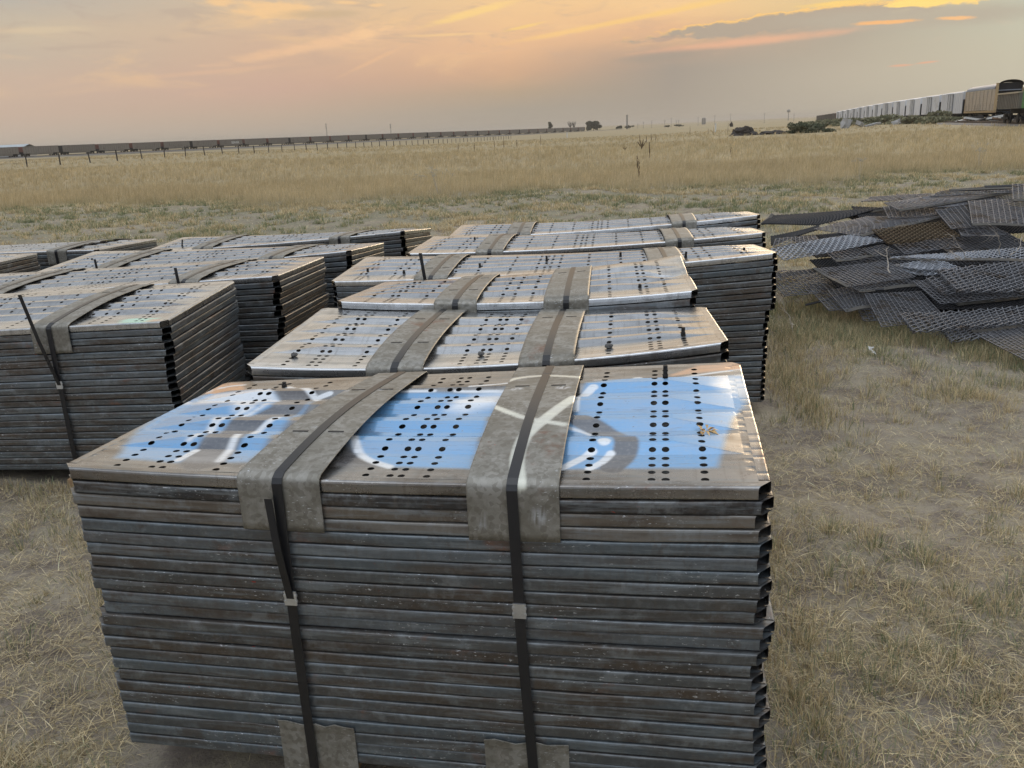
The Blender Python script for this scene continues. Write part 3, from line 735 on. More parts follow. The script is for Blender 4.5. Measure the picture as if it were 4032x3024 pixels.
lv = MB(); rr = random.Random(5)
for i in range(16):
    a = rr.uniform(0, 6.28); r0 = rr.uniform(0, .012); r1 = rr.uniform(.018, .042); w = rr.uniform(.003, .007)
    p0 = Vector((r0 * math.cos(a), r0 * math.sin(a), rr.uniform(.001, .006))); p1 = Vector((r1 * math.cos(a + rr.uniform(-.5, .5)), r1 * math.sin(a), rr.uniform(.003, .014)))
    sd = Vector((-math.sin(a), math.cos(a), rr.uniform(-.4, .4))) * w; mdd = (p0 + p1) / 2 + Vector((0, 0, .006))
    lv.add([p0, mdd + sd, p1, mdd - sd], [(0, 1, 2, 3)])
o = lv.build('dead_leaf', M['leaf']); o.location = on(SF, .925, .30); o.location.z += .001
tag(o, 'crumpled tan dead leaf on blue paint near right edge of the front bundle', 'leaf')
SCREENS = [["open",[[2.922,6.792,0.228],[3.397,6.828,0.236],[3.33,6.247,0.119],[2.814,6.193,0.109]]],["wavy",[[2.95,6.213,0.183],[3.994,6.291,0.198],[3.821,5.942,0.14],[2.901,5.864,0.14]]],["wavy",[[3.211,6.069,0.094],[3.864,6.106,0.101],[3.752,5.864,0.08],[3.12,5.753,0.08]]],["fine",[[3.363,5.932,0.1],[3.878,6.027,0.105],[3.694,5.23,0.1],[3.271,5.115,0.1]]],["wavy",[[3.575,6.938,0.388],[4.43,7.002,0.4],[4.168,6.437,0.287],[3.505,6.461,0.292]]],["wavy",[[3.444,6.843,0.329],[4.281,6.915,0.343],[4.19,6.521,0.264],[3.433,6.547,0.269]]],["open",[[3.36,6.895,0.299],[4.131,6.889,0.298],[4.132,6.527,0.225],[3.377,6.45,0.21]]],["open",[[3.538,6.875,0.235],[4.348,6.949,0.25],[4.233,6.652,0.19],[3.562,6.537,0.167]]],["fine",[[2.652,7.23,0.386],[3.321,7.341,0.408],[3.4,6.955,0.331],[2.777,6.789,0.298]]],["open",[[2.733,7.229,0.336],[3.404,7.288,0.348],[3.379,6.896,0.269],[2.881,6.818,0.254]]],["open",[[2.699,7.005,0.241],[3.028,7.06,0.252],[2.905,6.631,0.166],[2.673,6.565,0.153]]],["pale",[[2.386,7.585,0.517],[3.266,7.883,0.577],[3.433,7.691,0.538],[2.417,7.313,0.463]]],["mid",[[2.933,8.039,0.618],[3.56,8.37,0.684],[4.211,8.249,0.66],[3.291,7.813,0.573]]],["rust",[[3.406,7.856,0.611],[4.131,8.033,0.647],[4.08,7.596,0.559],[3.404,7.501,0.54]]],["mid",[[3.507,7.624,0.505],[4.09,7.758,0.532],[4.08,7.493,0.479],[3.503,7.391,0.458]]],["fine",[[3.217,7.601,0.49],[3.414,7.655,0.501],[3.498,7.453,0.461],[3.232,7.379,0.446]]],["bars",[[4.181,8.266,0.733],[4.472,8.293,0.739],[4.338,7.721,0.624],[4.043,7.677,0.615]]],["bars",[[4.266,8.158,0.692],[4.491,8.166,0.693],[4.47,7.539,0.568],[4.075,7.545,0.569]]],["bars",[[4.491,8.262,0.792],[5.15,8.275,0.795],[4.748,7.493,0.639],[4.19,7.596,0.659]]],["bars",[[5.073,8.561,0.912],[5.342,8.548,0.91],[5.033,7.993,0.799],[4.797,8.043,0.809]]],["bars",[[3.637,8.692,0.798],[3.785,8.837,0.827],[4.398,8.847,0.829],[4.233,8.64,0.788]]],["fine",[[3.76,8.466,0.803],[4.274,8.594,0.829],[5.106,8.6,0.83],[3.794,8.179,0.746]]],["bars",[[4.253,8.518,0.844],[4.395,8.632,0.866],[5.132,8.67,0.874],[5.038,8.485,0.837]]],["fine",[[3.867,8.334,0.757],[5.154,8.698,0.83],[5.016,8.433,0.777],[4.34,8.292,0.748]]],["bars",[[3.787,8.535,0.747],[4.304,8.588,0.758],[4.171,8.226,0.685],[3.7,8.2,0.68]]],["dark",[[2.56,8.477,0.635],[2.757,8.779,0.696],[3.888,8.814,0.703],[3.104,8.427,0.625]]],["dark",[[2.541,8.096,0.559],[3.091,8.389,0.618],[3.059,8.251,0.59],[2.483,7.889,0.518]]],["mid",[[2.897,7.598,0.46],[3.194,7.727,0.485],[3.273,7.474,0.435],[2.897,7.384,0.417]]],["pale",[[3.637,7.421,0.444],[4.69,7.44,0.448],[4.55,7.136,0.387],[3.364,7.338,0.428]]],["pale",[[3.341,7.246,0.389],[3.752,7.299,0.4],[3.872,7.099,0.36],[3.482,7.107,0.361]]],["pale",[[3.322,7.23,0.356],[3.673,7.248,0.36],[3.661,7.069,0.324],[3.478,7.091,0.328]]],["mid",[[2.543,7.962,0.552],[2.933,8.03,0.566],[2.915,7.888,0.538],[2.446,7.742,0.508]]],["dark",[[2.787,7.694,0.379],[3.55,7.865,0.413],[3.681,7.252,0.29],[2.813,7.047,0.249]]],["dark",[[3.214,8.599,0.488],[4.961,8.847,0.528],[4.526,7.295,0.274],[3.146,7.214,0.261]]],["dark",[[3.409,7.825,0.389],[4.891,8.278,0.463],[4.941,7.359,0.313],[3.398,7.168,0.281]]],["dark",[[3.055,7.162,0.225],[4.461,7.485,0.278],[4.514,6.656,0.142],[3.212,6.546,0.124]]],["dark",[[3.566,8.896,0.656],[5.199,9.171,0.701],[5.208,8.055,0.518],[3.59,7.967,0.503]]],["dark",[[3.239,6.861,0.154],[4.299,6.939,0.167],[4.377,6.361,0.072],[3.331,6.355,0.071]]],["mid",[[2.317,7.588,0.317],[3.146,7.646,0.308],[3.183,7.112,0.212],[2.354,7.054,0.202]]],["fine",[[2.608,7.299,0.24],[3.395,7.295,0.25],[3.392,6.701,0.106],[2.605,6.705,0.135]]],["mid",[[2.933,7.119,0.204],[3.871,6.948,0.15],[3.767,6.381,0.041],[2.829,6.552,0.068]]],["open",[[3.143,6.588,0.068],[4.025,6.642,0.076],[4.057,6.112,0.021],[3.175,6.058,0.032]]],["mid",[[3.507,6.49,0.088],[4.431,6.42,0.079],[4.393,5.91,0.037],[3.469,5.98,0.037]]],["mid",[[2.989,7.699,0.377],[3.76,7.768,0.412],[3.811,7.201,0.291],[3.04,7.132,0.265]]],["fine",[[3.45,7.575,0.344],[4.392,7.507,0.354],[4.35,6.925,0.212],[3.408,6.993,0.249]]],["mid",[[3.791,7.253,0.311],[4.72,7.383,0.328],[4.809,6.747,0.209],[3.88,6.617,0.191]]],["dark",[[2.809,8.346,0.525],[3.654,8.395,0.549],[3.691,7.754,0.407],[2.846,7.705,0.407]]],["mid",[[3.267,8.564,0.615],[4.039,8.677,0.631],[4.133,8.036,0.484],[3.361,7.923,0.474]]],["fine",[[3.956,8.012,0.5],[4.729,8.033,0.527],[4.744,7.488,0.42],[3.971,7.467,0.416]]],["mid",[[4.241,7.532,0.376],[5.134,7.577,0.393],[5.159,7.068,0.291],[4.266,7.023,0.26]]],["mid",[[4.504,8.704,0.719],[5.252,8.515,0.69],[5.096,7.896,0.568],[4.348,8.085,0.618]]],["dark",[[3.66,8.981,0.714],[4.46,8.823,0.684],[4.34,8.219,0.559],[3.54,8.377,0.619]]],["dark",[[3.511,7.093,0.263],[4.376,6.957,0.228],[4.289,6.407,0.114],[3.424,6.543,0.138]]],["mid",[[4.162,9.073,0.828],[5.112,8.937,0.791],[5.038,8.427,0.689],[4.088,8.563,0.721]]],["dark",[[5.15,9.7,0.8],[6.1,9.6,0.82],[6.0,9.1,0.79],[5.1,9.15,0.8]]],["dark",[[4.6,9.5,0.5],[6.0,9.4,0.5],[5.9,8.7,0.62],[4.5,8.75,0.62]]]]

# ------------------------------------------------------------------ heap of woven wire screens
def net(P4, pa, pb, r, crimp, sides=4, straight=False, seed=0, curl=0.0):
    """crimped wires both ways across the bilinear quad P4 (TL, TR, BR, BL); returns verts, quads"""
    a, b, c, d = [np.array(p, float) for p in P4]
    lu = (np.linalg.norm(b - a) + np.linalg.norm(c - d)) / 2; lv = (np.linalg.norm(d - a) + np.linalg.norm(c - b)) / 2
    nu = max(2, int(round(lu / pa))); nv = max(2, int(round(lv / pb)))
    nrm = np.cross(b - a, d - a); nrm /= np.linalg.norm(nrm)
    if nrm[2] < 0: nrm = -nrm
    rg = np.random.default_rng(seed)
    def at(u, v):
        u = u[:, None]; v = v[:, None]
        p = (1-u)*(1-v)*a + u*(1-v)*b + u*v*c + (1-u)*v*d
        return p + nrm * (curl * (np.cos(u*3.1+seed) * np.cos(v*2.7)) )
    V = []; F = []; base = 0
    ang = np.arange(sides) * 2 * PI / sides + PI / 4
    for fam in (0, 1):
        nw, nc = (nu, nv) if fam == 0 else (nv, nu)
        m = nc * 2 + 1
        for i in range(nw + 1):
            t = np.linspace(-.012, 1.012, m); ph = np.arange(m)
            w = np.full(m, i / nw) + rg.normal(0, .0012)
            p = at(w, t) if fam == 0 else at(t, w)
            amp = crimp * (0.35 if (straight and fam == 0) else 1.0)
            off = amp * np.cos(PI * (ph / 2 + i + fam)) + (r * .9 if straight and fam == 0 else 0)
            p = p + nrm * off[:, None]
            dr = (c + b - a - d) if fam == 1 else (c + d - a - b); dr = dr / np.linalg.norm(dr)
            sd = np.cross(dr, nrm)
            ring = p[:, None, :] + r * (np.cos(ang)[None, :, None] * sd + np.sin(ang)[None, :, None] * nrm)
            V.append(ring.reshape(-1, 3))
            k = np.arange(m - 1)[:, None] * sides + np.arange(sides)[None, :]
            k2 = np.arange(m - 1)[:, None] * sides + (np.arange(sides)[None, :] + 1) % sides
            F.append((np.stack([k, k2, k2 + sides, k + sides], -1).reshape(-1, 4) + base)); base += m * sides
    return np.concatenate(V), np.concatenate(F), nrm

def quad_obj(name, V, Q, mat, parent=None):
    T = np.concatenate([Q[:, [0, 1, 2]], Q[:, [0, 2, 3]]])
    return tri_obj(name, V, T, mat, None, parent=parent)

KIND = {  # pitch along u, pitch along v, wire radius, crimp, straight, material
 'open': (.037, .027, .0034, .003, True, 'wire'), 'wavy': (.056, .032, .0052, .010, False, 'wire'), 'fine': (.037, .029, .0034, .0025, True, 'wire'),
 'pale': (.036, .030, .0048, .006, False, 'wire_pale'), 'mid': (.044, .034, .0042, .004, True, 'wire'), 'rust': (.040, .032, .0044, .007, False, 'wire_rust'),
 'bars': (.050, .034, .0048, .003, True, 'wire'), 'dark': (.019, .017, .0052, .004, False, 'wire_dark')}  # near-black filler screens of the 'dark' kind stand for shade deep in the heap
WHAT = [
 'open-weave wire screen at the near left corner of the heap, front edge on the grass', 'coarse wavy wire screen lying across the open-weave one at the heap front',
 'coarse wavy screen half sunk in weeds at the front of the heap', 'finely woven screen lying lowest at the near right of the heap',
 'coarse wavy screen on the right flank of the heap, above its twin', 'coarse wavy screen just under its twin on the right flank',
 'straight-barred screen beneath the two coarse wavy ones', 'shadowed screen with a flat steel bar along its front, right flank',
 'purplish fine screen carrying the bleached branch', 'screen with a steel front bar under the purplish fine one',
 'dim open screen sloping to the grass left of the near corner', 'bright pale screen at the left tip of the heap',
 'grey diagonal-wire screen above the bright pale left one', 'rusty brown screen in the middle of the heap',
 'bluish grey screen just below the rusty brown one', 'small very fine screen tucked left below the rusty one',
 'barred screen standing right of the rusty one', 'barred screen overlapping the one right of the rusty screen',
 'large screen with bright upright bars, upper right of the heap', 'topmost screen with bright upright bars at the frame edge',
 'roof-like barred screen tipped back at the upper left of the heap', 'long fine screen forming the front of the roof-like ridge',
 'barred screen tipped back on the ridge, farther right', 'fine screen behind the long ridge screen',
 'brown barred screen under the ridge', 'dark curled screen at the far left of the heap', 'dark screen lying between the curled one and the pale left tip',
 'short grey screen with a bar, below the bright pale left one', 'pale bluish screen with a long bar across mid heap at right', 'short pale screen peeping out mid heap',
 'second short pale screen peeping out below the first', 'barred strip of screen at the back of the bright pale left one',
 'dark screen filling the left inside of the heap', 'big dark screen under the rusty one', 'dark screen under the mid heap bar', 'dark screen under the right flank',
 'big dark screen below the upright bars', 'dark screen deep behind the near corner',
 'half-buried grey screen under the bright pale left tip', 'half-buried fine screen behind the twigs at the left foot', 'half-buried grey screen under the purplish fine one', 'half-buried open screen behind the near corner one',
 'half-buried grey screen under the front coarse wavy one', 'half-buried grey screen left of the mid heap bar', 'half-buried fine screen beneath the mid heap bar', 'half-buried grey screen behind the upper coarse wavy twin',
 'dark buried screen under the diagonal-wire one', 'half-buried grey screen between ridge and rusty screen', 'half-buried fine screen below the bright upright bars', 'half-buried grey screen at the right frame edge, mid heap',
 'half-buried grey screen under the topmost barred one', 'dark buried screen under the ridge', 'dark buried screen under the coarse wavy twins', 'half-buried grey screen behind the ridge', 'dark screen at the very back of the heap, under the short dark bar', 'flat dark screen low at the back right of the heap']
BARS = {1: None, 7: 'f', 9: 'f', 11: 'b', 12: 'f', 27: 'f', 28: 'f', 18: 'f', 24: None, 21: 'f', 25: 'b', 10: 'f', 8: 'l', 23: 'b', 19: 'f', 3: 'b'}
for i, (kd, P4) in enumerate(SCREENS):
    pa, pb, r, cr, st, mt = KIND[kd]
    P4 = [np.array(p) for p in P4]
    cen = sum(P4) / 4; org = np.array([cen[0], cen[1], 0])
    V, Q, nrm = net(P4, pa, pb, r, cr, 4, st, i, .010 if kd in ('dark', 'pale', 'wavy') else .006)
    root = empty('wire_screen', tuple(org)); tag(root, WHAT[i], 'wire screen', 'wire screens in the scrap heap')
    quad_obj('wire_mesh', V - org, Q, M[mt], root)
    e = BARS.get(i)
    if e:
        p, q = {'f': (P4[3], P4[2]), 'b': (P4[0], P4[1]), 'l': (P4[0], P4[3])}[e]
        b = MB(); off = nrm * .004
        pts = [Vector(p + (q - p) * s - org + off + np.array([0, 0, .004 * math.sin(s * 7 + i)])) for s in np.linspace(-.01, 1.01, 7)]
        for s, t_ in zip(pts, pts[1:]): b.bar(s, t_, .030, .005, up=Vector(nrm) + Vector((0, -.6, .0)))
        b.build('edge_bar', M['bar'], root)
# loose flat bars lying on the heap
def flat_bar(pts, w, label, mat='bar'):
    b = MB(); c = Vector(pts[len(pts)//2]); c.z = 0
    for p, q in zip(pts, pts[1:]): b.bar(Vector(p) - c, Vector(q) - c, w, .006, up=(0, -.5, .8))
    o = b.build('steel_bar', M[mat]); o.location = c
    tag(o, label, 'steel bar', 'loose bars on the scrap heap')
flat_bar([(2.77, 8.95, .64), (3.25, 8.75, .60), (4.1, 8.75, .74)], .03, 'bent dark bar sticking out at the far left of the heap')
flat_bar([(4.48, 8.62, .882), (5.10, 8.59, .880)], .028, 'straight pale-edged bar lying on top of the heap ridge')
flat_bar([(5.30, 9.45, .83), (5.85, 9.35, .83)], .03, 'short dark bar at the very top of the heap', 'wire_dark' if 'wire_dark' in M else 'bar')
flat_bar([(2.55, 7.10, .10), (2.95, 6.90, .24), (3.08, 6.80, .27)], .022, 'thin dark bar poking out left of the purplish fine screen', 'wire_dark')
flat_bar([(2.2, 7.60, .24), (3.0, 7.75, .30)], .05, 'grey board-like bar behind the twigs at the left of the heap')

# dry twigs and branches caught in the heap
def twig_thing(name, base, n, spread, length, label, mat, seed, rad=.004, cat='branch', group=None, up=.5, lean=(0, 0)):
    rr = random.Random(seed); b = MB()
    def grow(p, d, l, r, depth):
        pts = [p]; q = p
        for s in range(4):
            d = (d + Vector((rr.gauss(0, .28), rr.gauss(0, .28), rr.gauss(0, .22)))).normalized(); q = q + d * l / 4; pts.append(q)
        b.tube(pts, [r * (1 - .13 * j) for j in range(5)], 5)
        if depth:
            for _ in range(rr.choice((2, 2, 3))):
                s = rr.choice(pts[1:]); grow(s, (d + Vector((rr.gauss(0, .7), rr.gauss(0, .7), rr.gauss(.1, .5)))).normalized(), l * rr.uniform(.45, .8), r * .6, depth - 1)
    for i in range(n):
        a = rr.uniform(0, 6.28)
        grow(Vector((rr.gauss(0, spread), rr.gauss(0, spread * .4), 0)), Vector((math.cos(a) + lean[0], .3 * math.sin(a) + lean[1], up + rr.uniform(0, .4))).normalized(), length * rr.uniform(.7, 1.2), rad, 2)
    o = b.build(name, M[mat]); o.location = base
    tag(o, label, cat, group)
twig_thing('tumbleweed', (2.62, 7.25, .10), 9, .16, .20, 'tangled dry weed stems at the left foot of the wire heap', 'twig', 3, .0028, 'dry weed', up=.6)
twig_thing('bleached_branch', (3.22, 7.02, .36), 1, .0, .22, 'pale forked branch standing on the purplish fine screen', 'twig_pale', 8, .006, up=1.2, lean=(-.6, 0))
twig_thing('dry_branch', (3.85, 7.05, .44), 2, .03, .17, 'pair of thin pale twigs poking up mid heap at right', 'twig_pale', 12, .0035, up=1.0, lean=(.3, 0), group='twigs poking from the heap')
twig_thing('dry_branch', (4.22, 7.1, .46), 2, .03, .20, 'forked pale twig poking up at the right of the heap', 'twig_pale', 15, .0035, up=1.2, group='twigs poking from the heap')
twig_thing('fallen_twig', (2.22, 6.35, .01), 1, .0, .26, 'bleached twig lying in the grass beside the tall bundle', 'twig_pale', 19, .004, up=.12)

# ------------------------------------------------------------------ terrain
def dip(x, y):
    """the prairie falls away very gently beyond the yard"""
    d = np.maximum(0, y - np.interp(x, [-180, -16, 40, 60], [230, 95, 95, 150]))
    return -3.2 * (1 - np.exp(-d / 260))
WAVES = [(RNG.uniform(-1, 1), RNG.uniform(-1, 1), RNG.uniform(0, 6.28)) for _ in range(14)]
def relief(x, y):
    z = 0
    for i, (a, b, p) in enumerate(WAVES):
        f = 1.1 * 1.38 ** i
        z = z + np.sin(x * a * f * 1.7 + y * b * f * 1.7 + p) * .016 / (1 + .35 * i)
    return z * np.clip((40 - y) / 20, 0, 1)
def gz(x, y): return relief(x, y) + dip(x, y)
def edge_y(x):     # where the trampled ground gives way to tall grass
    return 21.8 + .004 * (x - 1) ** 2 * (x < 1) * 4.5 + .05 * np.maximum(0, x) + 1.1 * np.sin(x * .55 + 1) + .7 * np.sin(x * 1.3) + .4 * np.sin(x * 3.1)

def ground_mat():
    m, k, b = new_mat('prairie_ground')
    pos = k.n('ShaderNodeNewGeometry').outputs['Position']
    s = k.n('ShaderNodeSeparateXYZ'); k.L.new(pos, s.inputs[0])
    n1 = k.noise(pos, .55, 6, .6); n2 = k.noise(pos, 3.2, 7, .68); n3 = k.noise(pos, 22, 6, .75); n4 = k.noise(pos, 95, 3, .7)
    strw = k.noise(k.vm('MULTIPLY', pos, (1, 1, 1)), 48, 5, .8, dist=1.6)
    dirt = k.mix(k.ss(n2, .35, .65), (.205, .17, .142), (.36, .31, .26))
    litter = k.mix(k.ss(n1, .38, .62), (.41, .35, .25), (.31, .28, .21))
    c = k.mix(k.m('MULTIPLY', k.ss(k.m('ADD', k.m('MULTIPLY', n2, .5), k.m('MULTIPLY', strw, .55)), .46, .60), .85), dirt, litter)
    c = k.mix(k.m('MULTIPLY', k.ss(n3, .56, .72), .5), c, (.46, .38, .25))
    c = k.mix(k.m('MULTIPLY', k.ss(n4, .58, .70), .5), c, (.085, .066, .05))
    # beyond the trampled strip: dry golden prairie
    f1 = k.noise(k.vm('MULTIPLY', pos, (.35, 1.0, 1)), .05, 7, .62); f2 = k.noise(k.vm('MULTIPLY', pos, (.5, 1.2, 1)), .6, 7, .7); f3 = k.noise(k.vm('MULTIPLY', pos, (.06, .10, 1)), .09, 5, .6)
    gold = k.mix(k.ss(f1, .36, .64), (.345, .275, .165), (.30, .25, .155))
    gold = k.mix(k.m('MULTIPLY', k.ss(f2, .5, .72), .6), gold, (.25, .205, .125))
    gold = k.mix(k.m('MULTIPLY', k.ss(f3, .5, .66), .55), gold, (.27, .245, .155))
    mid = k.m('MULTIPLY', k.ss(s.outputs[1], 6, 12), k.ss(k.m('ADD', k.m('MULTIPLY', n1, .6), k.m('MULTIPLY', n2, .5)), .42, .62))
    c = k.mix(k.m('MULTIPLY', mid, .65), c, (.20, .195, .13))
    far = k.ss(s.outputs[1], 22.5, 27)
    c = k.mix(far, c, gold)
    k.put(b.inputs['Base Color'], c); b.inputs['Roughness'].default_value = .95; b.inputs['Specular IOR Level'].default_value = .15
    bp = k.n('ShaderNodeBump'); bp.inputs['Strength'].default_value = .9; bp.inputs['Distance'].default_value = .018
    k.L.new(k.m('ADD', k.m('MULTIPLY', n3, .8), k.m('MULTIPLY', strw, .5)), bp.inputs['Height']); k.L.new(bp.outputs[0], b.inputs['Normal'])
    return m
M['ground'] = ground_mat()
def axis(parts):
    out = []
    for lo, hi, st in parts: out += list(np.arange(lo, hi, st))
    return np.array(out)
gx = axis([(-9000, -2000, 700), (-2000, -400, 100), (-400, -60, 20), (-60, -12, 2), (-12, 10, .12), (10, 60, 2), (60, 400, 20), (400, 2000, 100), (2000, 9001, 700)])
gy = axis([(-60, -2, 4), (-2, 14, .12), (14, 40, .5), (40, 120, 5), (120, 800, 20), (800, 3000, 120), (3000, 12001, 900)])
GX, GY = np.meshgrid(gx, gy, indexing='ij'); GZ = gz(GX, GY)
gv = np.stack([GX.ravel(), GY.ravel(), GZ.ravel()], 1); ny = len(gy)
i_, j_ = np.meshgrid(np.arange(len(gx) - 1), np.arange(ny - 1), indexing='ij'); a_ = (i_ * ny + j_).ravel()
ground = quad_obj('ground', gv, np.stack([a_, a_ + ny, a_ + ny + 1, a_ + 1], 1), M['ground'])
tag(ground, kind='structure'); ground.data.polygons.foreach_set('use_smooth', np.ones(len(ground.data.polygons), bool))

# ------------------------------------------------------------------ grass
def make_blades(x, y, h, w, lean, azi, tint, droop=.35, flat=None):
    """3-triangle blades: base pair, middle pair, tip. arrays of one length"""
    n = len(x); z0 = gz(x, y) - .004
    fa = RNG.uniform(0, 2*PI, n)                       # facing
    sx, sy = np.cos(fa) * w / 2, np.sin(fa) * w / 2
    dx, dy = np.cos(azi) * lean, np.sin(azi) * lean
    up = np.sqrt(np.maximum(.02, 1 - lean**2))
    if flat is not None: z0 = z0 + flat
    m = .55
    mx, my, mz = x + dx*h*m*.7, y + dy*h*m*.7, z0 + up*h*m
    tx, ty, tz = x + dx*h*(1+droop), y + dy*h*(1+droop), z0 + up*h*(1 - droop*lean*.6)
    V = np.stack([np.stack([x-sx, y-sy, z0], 1), np.stack([x+sx, y+sy, z0], 1), np.stack([mx-sx*.75, my-sy*.75, mz], 1), np.stack([mx+sx*.75, my+sy*.75, mz], 1), np.stack([tx, ty, tz], 1)], 1).reshape(-1, 3)
    b = np.arange(n)[:, None] * 5
    T = np.stack([b + np.array([0, 1, 3]), b + np.array([0, 3, 2]), b + np.array([2, 3, 4])], 1).reshape(-1, 3)
    C = np.repeat(tint, 5, 0)
    return V, T, C

FOOT = []                                              # footprints nothing grows through
for k_, (r_, S_, O_) in B.items(): FOOT.append([S_.c[i][:2] for i in range(4)])
def inside_any(x, y):
    r = np.zeros(len(x), bool)
    for q in FOOT:
        ins = np.ones(len(x), bool)
        for i in range(4):
            p, s = q[i], q[(i+1) % 4]
            ins &= ((s[0]-p[0])*(y-p[1]) - (s[1]-p[1])*(x-p[0])) > -.03
        r |= ins
    return r
def patch(x, y, f, s):
    return (np.sin(x*f*1.3 + s) * np.sin(y*f*1.1 + s*2.1) + .6*np.sin(x*f*2.7 + y*f*1.9 + s*3) + .5*np.sin(x*f*4.1 - y*f*5.3 + s) + .3*np.sin(x*f*9.7 + y*f*8.3)) / 2.4
STRAW = np.array([[.43, .355, .215], [.39, .315, .185], [.33, .27, .165], [.47, .40, .26], [.27, .215, .135], [.36, .305, .205]])
GREEN = np.array([[.20, .235, .13], [.25, .275, .16], [.30, .305, .19]])
def tints(n, green):
    t = 1.65 * STRAW[RNG.integers(0, len(STRAW), n)] * RNG.uniform(.75, 1.15, (n, 1))
    g = GREEN[RNG.integers(0, len(GREEN), n)] * RNG.uniform(.8, 1.2, (n, 1))
    return np.where((RNG.uniform(0, 1, n) < green)[:, None], g, t)
def wedge(n, y0, y1, power, half=.72, pad=1.0):
    """random ground points in the visible fan between distances y0 and y1 (density falls with power)"""
    u = RNG.uniform(0, 1, n)
    e = 2 - power
    y = (y0**e + u * (y1**e - y0**e)) ** (1/e) if abs(e) > 1e-6 else y0 * (y1/y0) ** u
    return RNG.uniform(-1, 1, n) * (half * y + pad), y

# straw lying flat on the trampled ground
def litter(n, y0, y1, power):
    x, y = wedge(n, y0, y1, power)
    keep = ~inside_any(x, y) & (y < edge_y(x) + 1); keep &= RNG.uniform(0, 1, n) < (.30 + .7 * np.clip(.5 + patch(x, y, 1.5, 1.0), 0, 1))
    x, y = x[keep], y[keep]; n = len(x)
    h = RNG.gamma(2.2, .012, n) + .012; sc = np.maximum(1, y / 5.5)
    t = tints(n, .03) * RNG.uniform(.6, 1.35, (n, 1))
    return make_blades(x, y, h * (1.15 + .1*sc), .0026 * sc * RNG.uniform(.7, 1.3, n), np.clip(RNG.normal(.96, .035, n), .8, .997), RNG.uniform(0, 6.28, n), t, .25, RNG.uniform(0, .012, n))
parts = [litter(260000, .7, 4.0, 1.0), litter(200000, 4.0, 11, 1.2), litter(60000, 11, 25, 1.0)]
# short dry tufts with some green in them
def tufts(nt, y0, y1, power, per, hmean, green=.22, wide=.0026):
    x, y = wedge(nt, y0, y1, power)
    pp = patch(x, y, .9, 2.0)
    keep = ~inside_any(x, y) & (y < edge_y(x) + 1.5) & (RNG.uniform(0, 1, nt) < np.clip(.45 + .9 * pp + .5 * patch(x, y, 2.3, 4.0), .06, 1))
    x, y, pp = x[keep], y[keep], pp[keep]; nt = len(x)
    size = RNG.uniform(.5, 1.35, nt); cnt = (per * size * RNG.uniform(.6, 1.4, nt)).astype(int) + 4
    gr = np.clip(green * 2.2 * np.clip(patch(x, y, .55, 5.0) + .45, 0, 1) * RNG.uniform(.2, 1.8, nt), 0, .85)
    idx = np.repeat(np.arange(nt), cnt); n = len(idx)
    rad = np.abs(RNG.normal(0, .045, n)) * size[idx] * 1.35; th = RNG.uniform(0, 6.28, n)
    bx, by = x[idx] + rad*np.cos(th)*1.3, y[idx] + rad*np.sin(th)
    h = hmean * size[idx] * RNG.uniform(.4, 1.25, n); sc = np.maximum(1, y[idx] / 5.5)
    lean = np.clip(.18 + rad * 5 + RNG.normal(0, .16, n), 0, .93)
    return make_blades(bx, by, h, wide * sc * RNG.uniform(.7, 1.3, n), lean, th + RNG.normal(0, .5, n), tints(n, gr[idx]) * 1.02, .3)
parts += [tufts(2600, .8, 4.5, .8, 75, .06, .30, .0024), tufts(9500, 4.5, 12, 1.0, 50, .075, .36, .0026), tufts(17000, 11, 26, .8, 28, .095, .5, .003)]
# thick weeds round the heap's foot and along bundle bases
def strip(pts, n, hmean, green, spread):
    pts = np.array(pts); seg = RNG.integers(0, len(pts) - 1, n); t = RNG.uniform(0, 1, (n, 1))
    p = pts[seg] * (1-t) + pts[seg+1] * t + RNG.normal(0, spread, (n, 2))
    k = ~inside_any(p[:, 0], p[:, 1]); p = p[k]; n = len(p)
    return make_blades(p[:, 0], p[:, 1], hmean * RNG.uniform(.4, 1.3, n), .0034 * RNG.uniform(.7, 1.4, n), np.clip(RNG.normal(.3, .2, n), 0, .9), RNG.uniform(0, 6.28, n), tints(n, np.full(n, green)) * .9, .35)
parts += [strip([(2.35, 7.5), (2.75, 6.9), (2.95, 6.45), (3.15, 6.1), (3.35, 5.75), (3.5, 5.35), (3.7, 5.0)], 7000, .11, .42, .14), strip([(2.2, 6.7), (2.5, 6.4), (2.9, 6.3)], 3600, .10, .5, .22),
          strip([(1.7, 4.3), (1.72, 4.8), (1.9, 5.6), (2.2, 6.4)], 2600, .085, .25, .08), strip([(.75, 1.7), (.85, 2.3), (1.0, 3.2)], 1500, .06, .12, .07),
          strip([(-1.5, 2.0), (-1.3, 1.75), (-1.15, 1.6)], 2200, .05, .1, .10), strip([(-3.2, 4.02), (-2.0, 3.85), (-1.6, 3.8)], 1600, .07, .15, .05)]
off = 0; VV = []; TT = []; CC = []
for v, t_, c in parts: VV.append(v); TT.append(t_ + off); CC.append(c); off += len(v)
short = tri_obj('short_grass', np.concatenate(VV), np.concatenate(TT), M['blade'], np.concatenate(CC))
tag(short, kind='stuff')

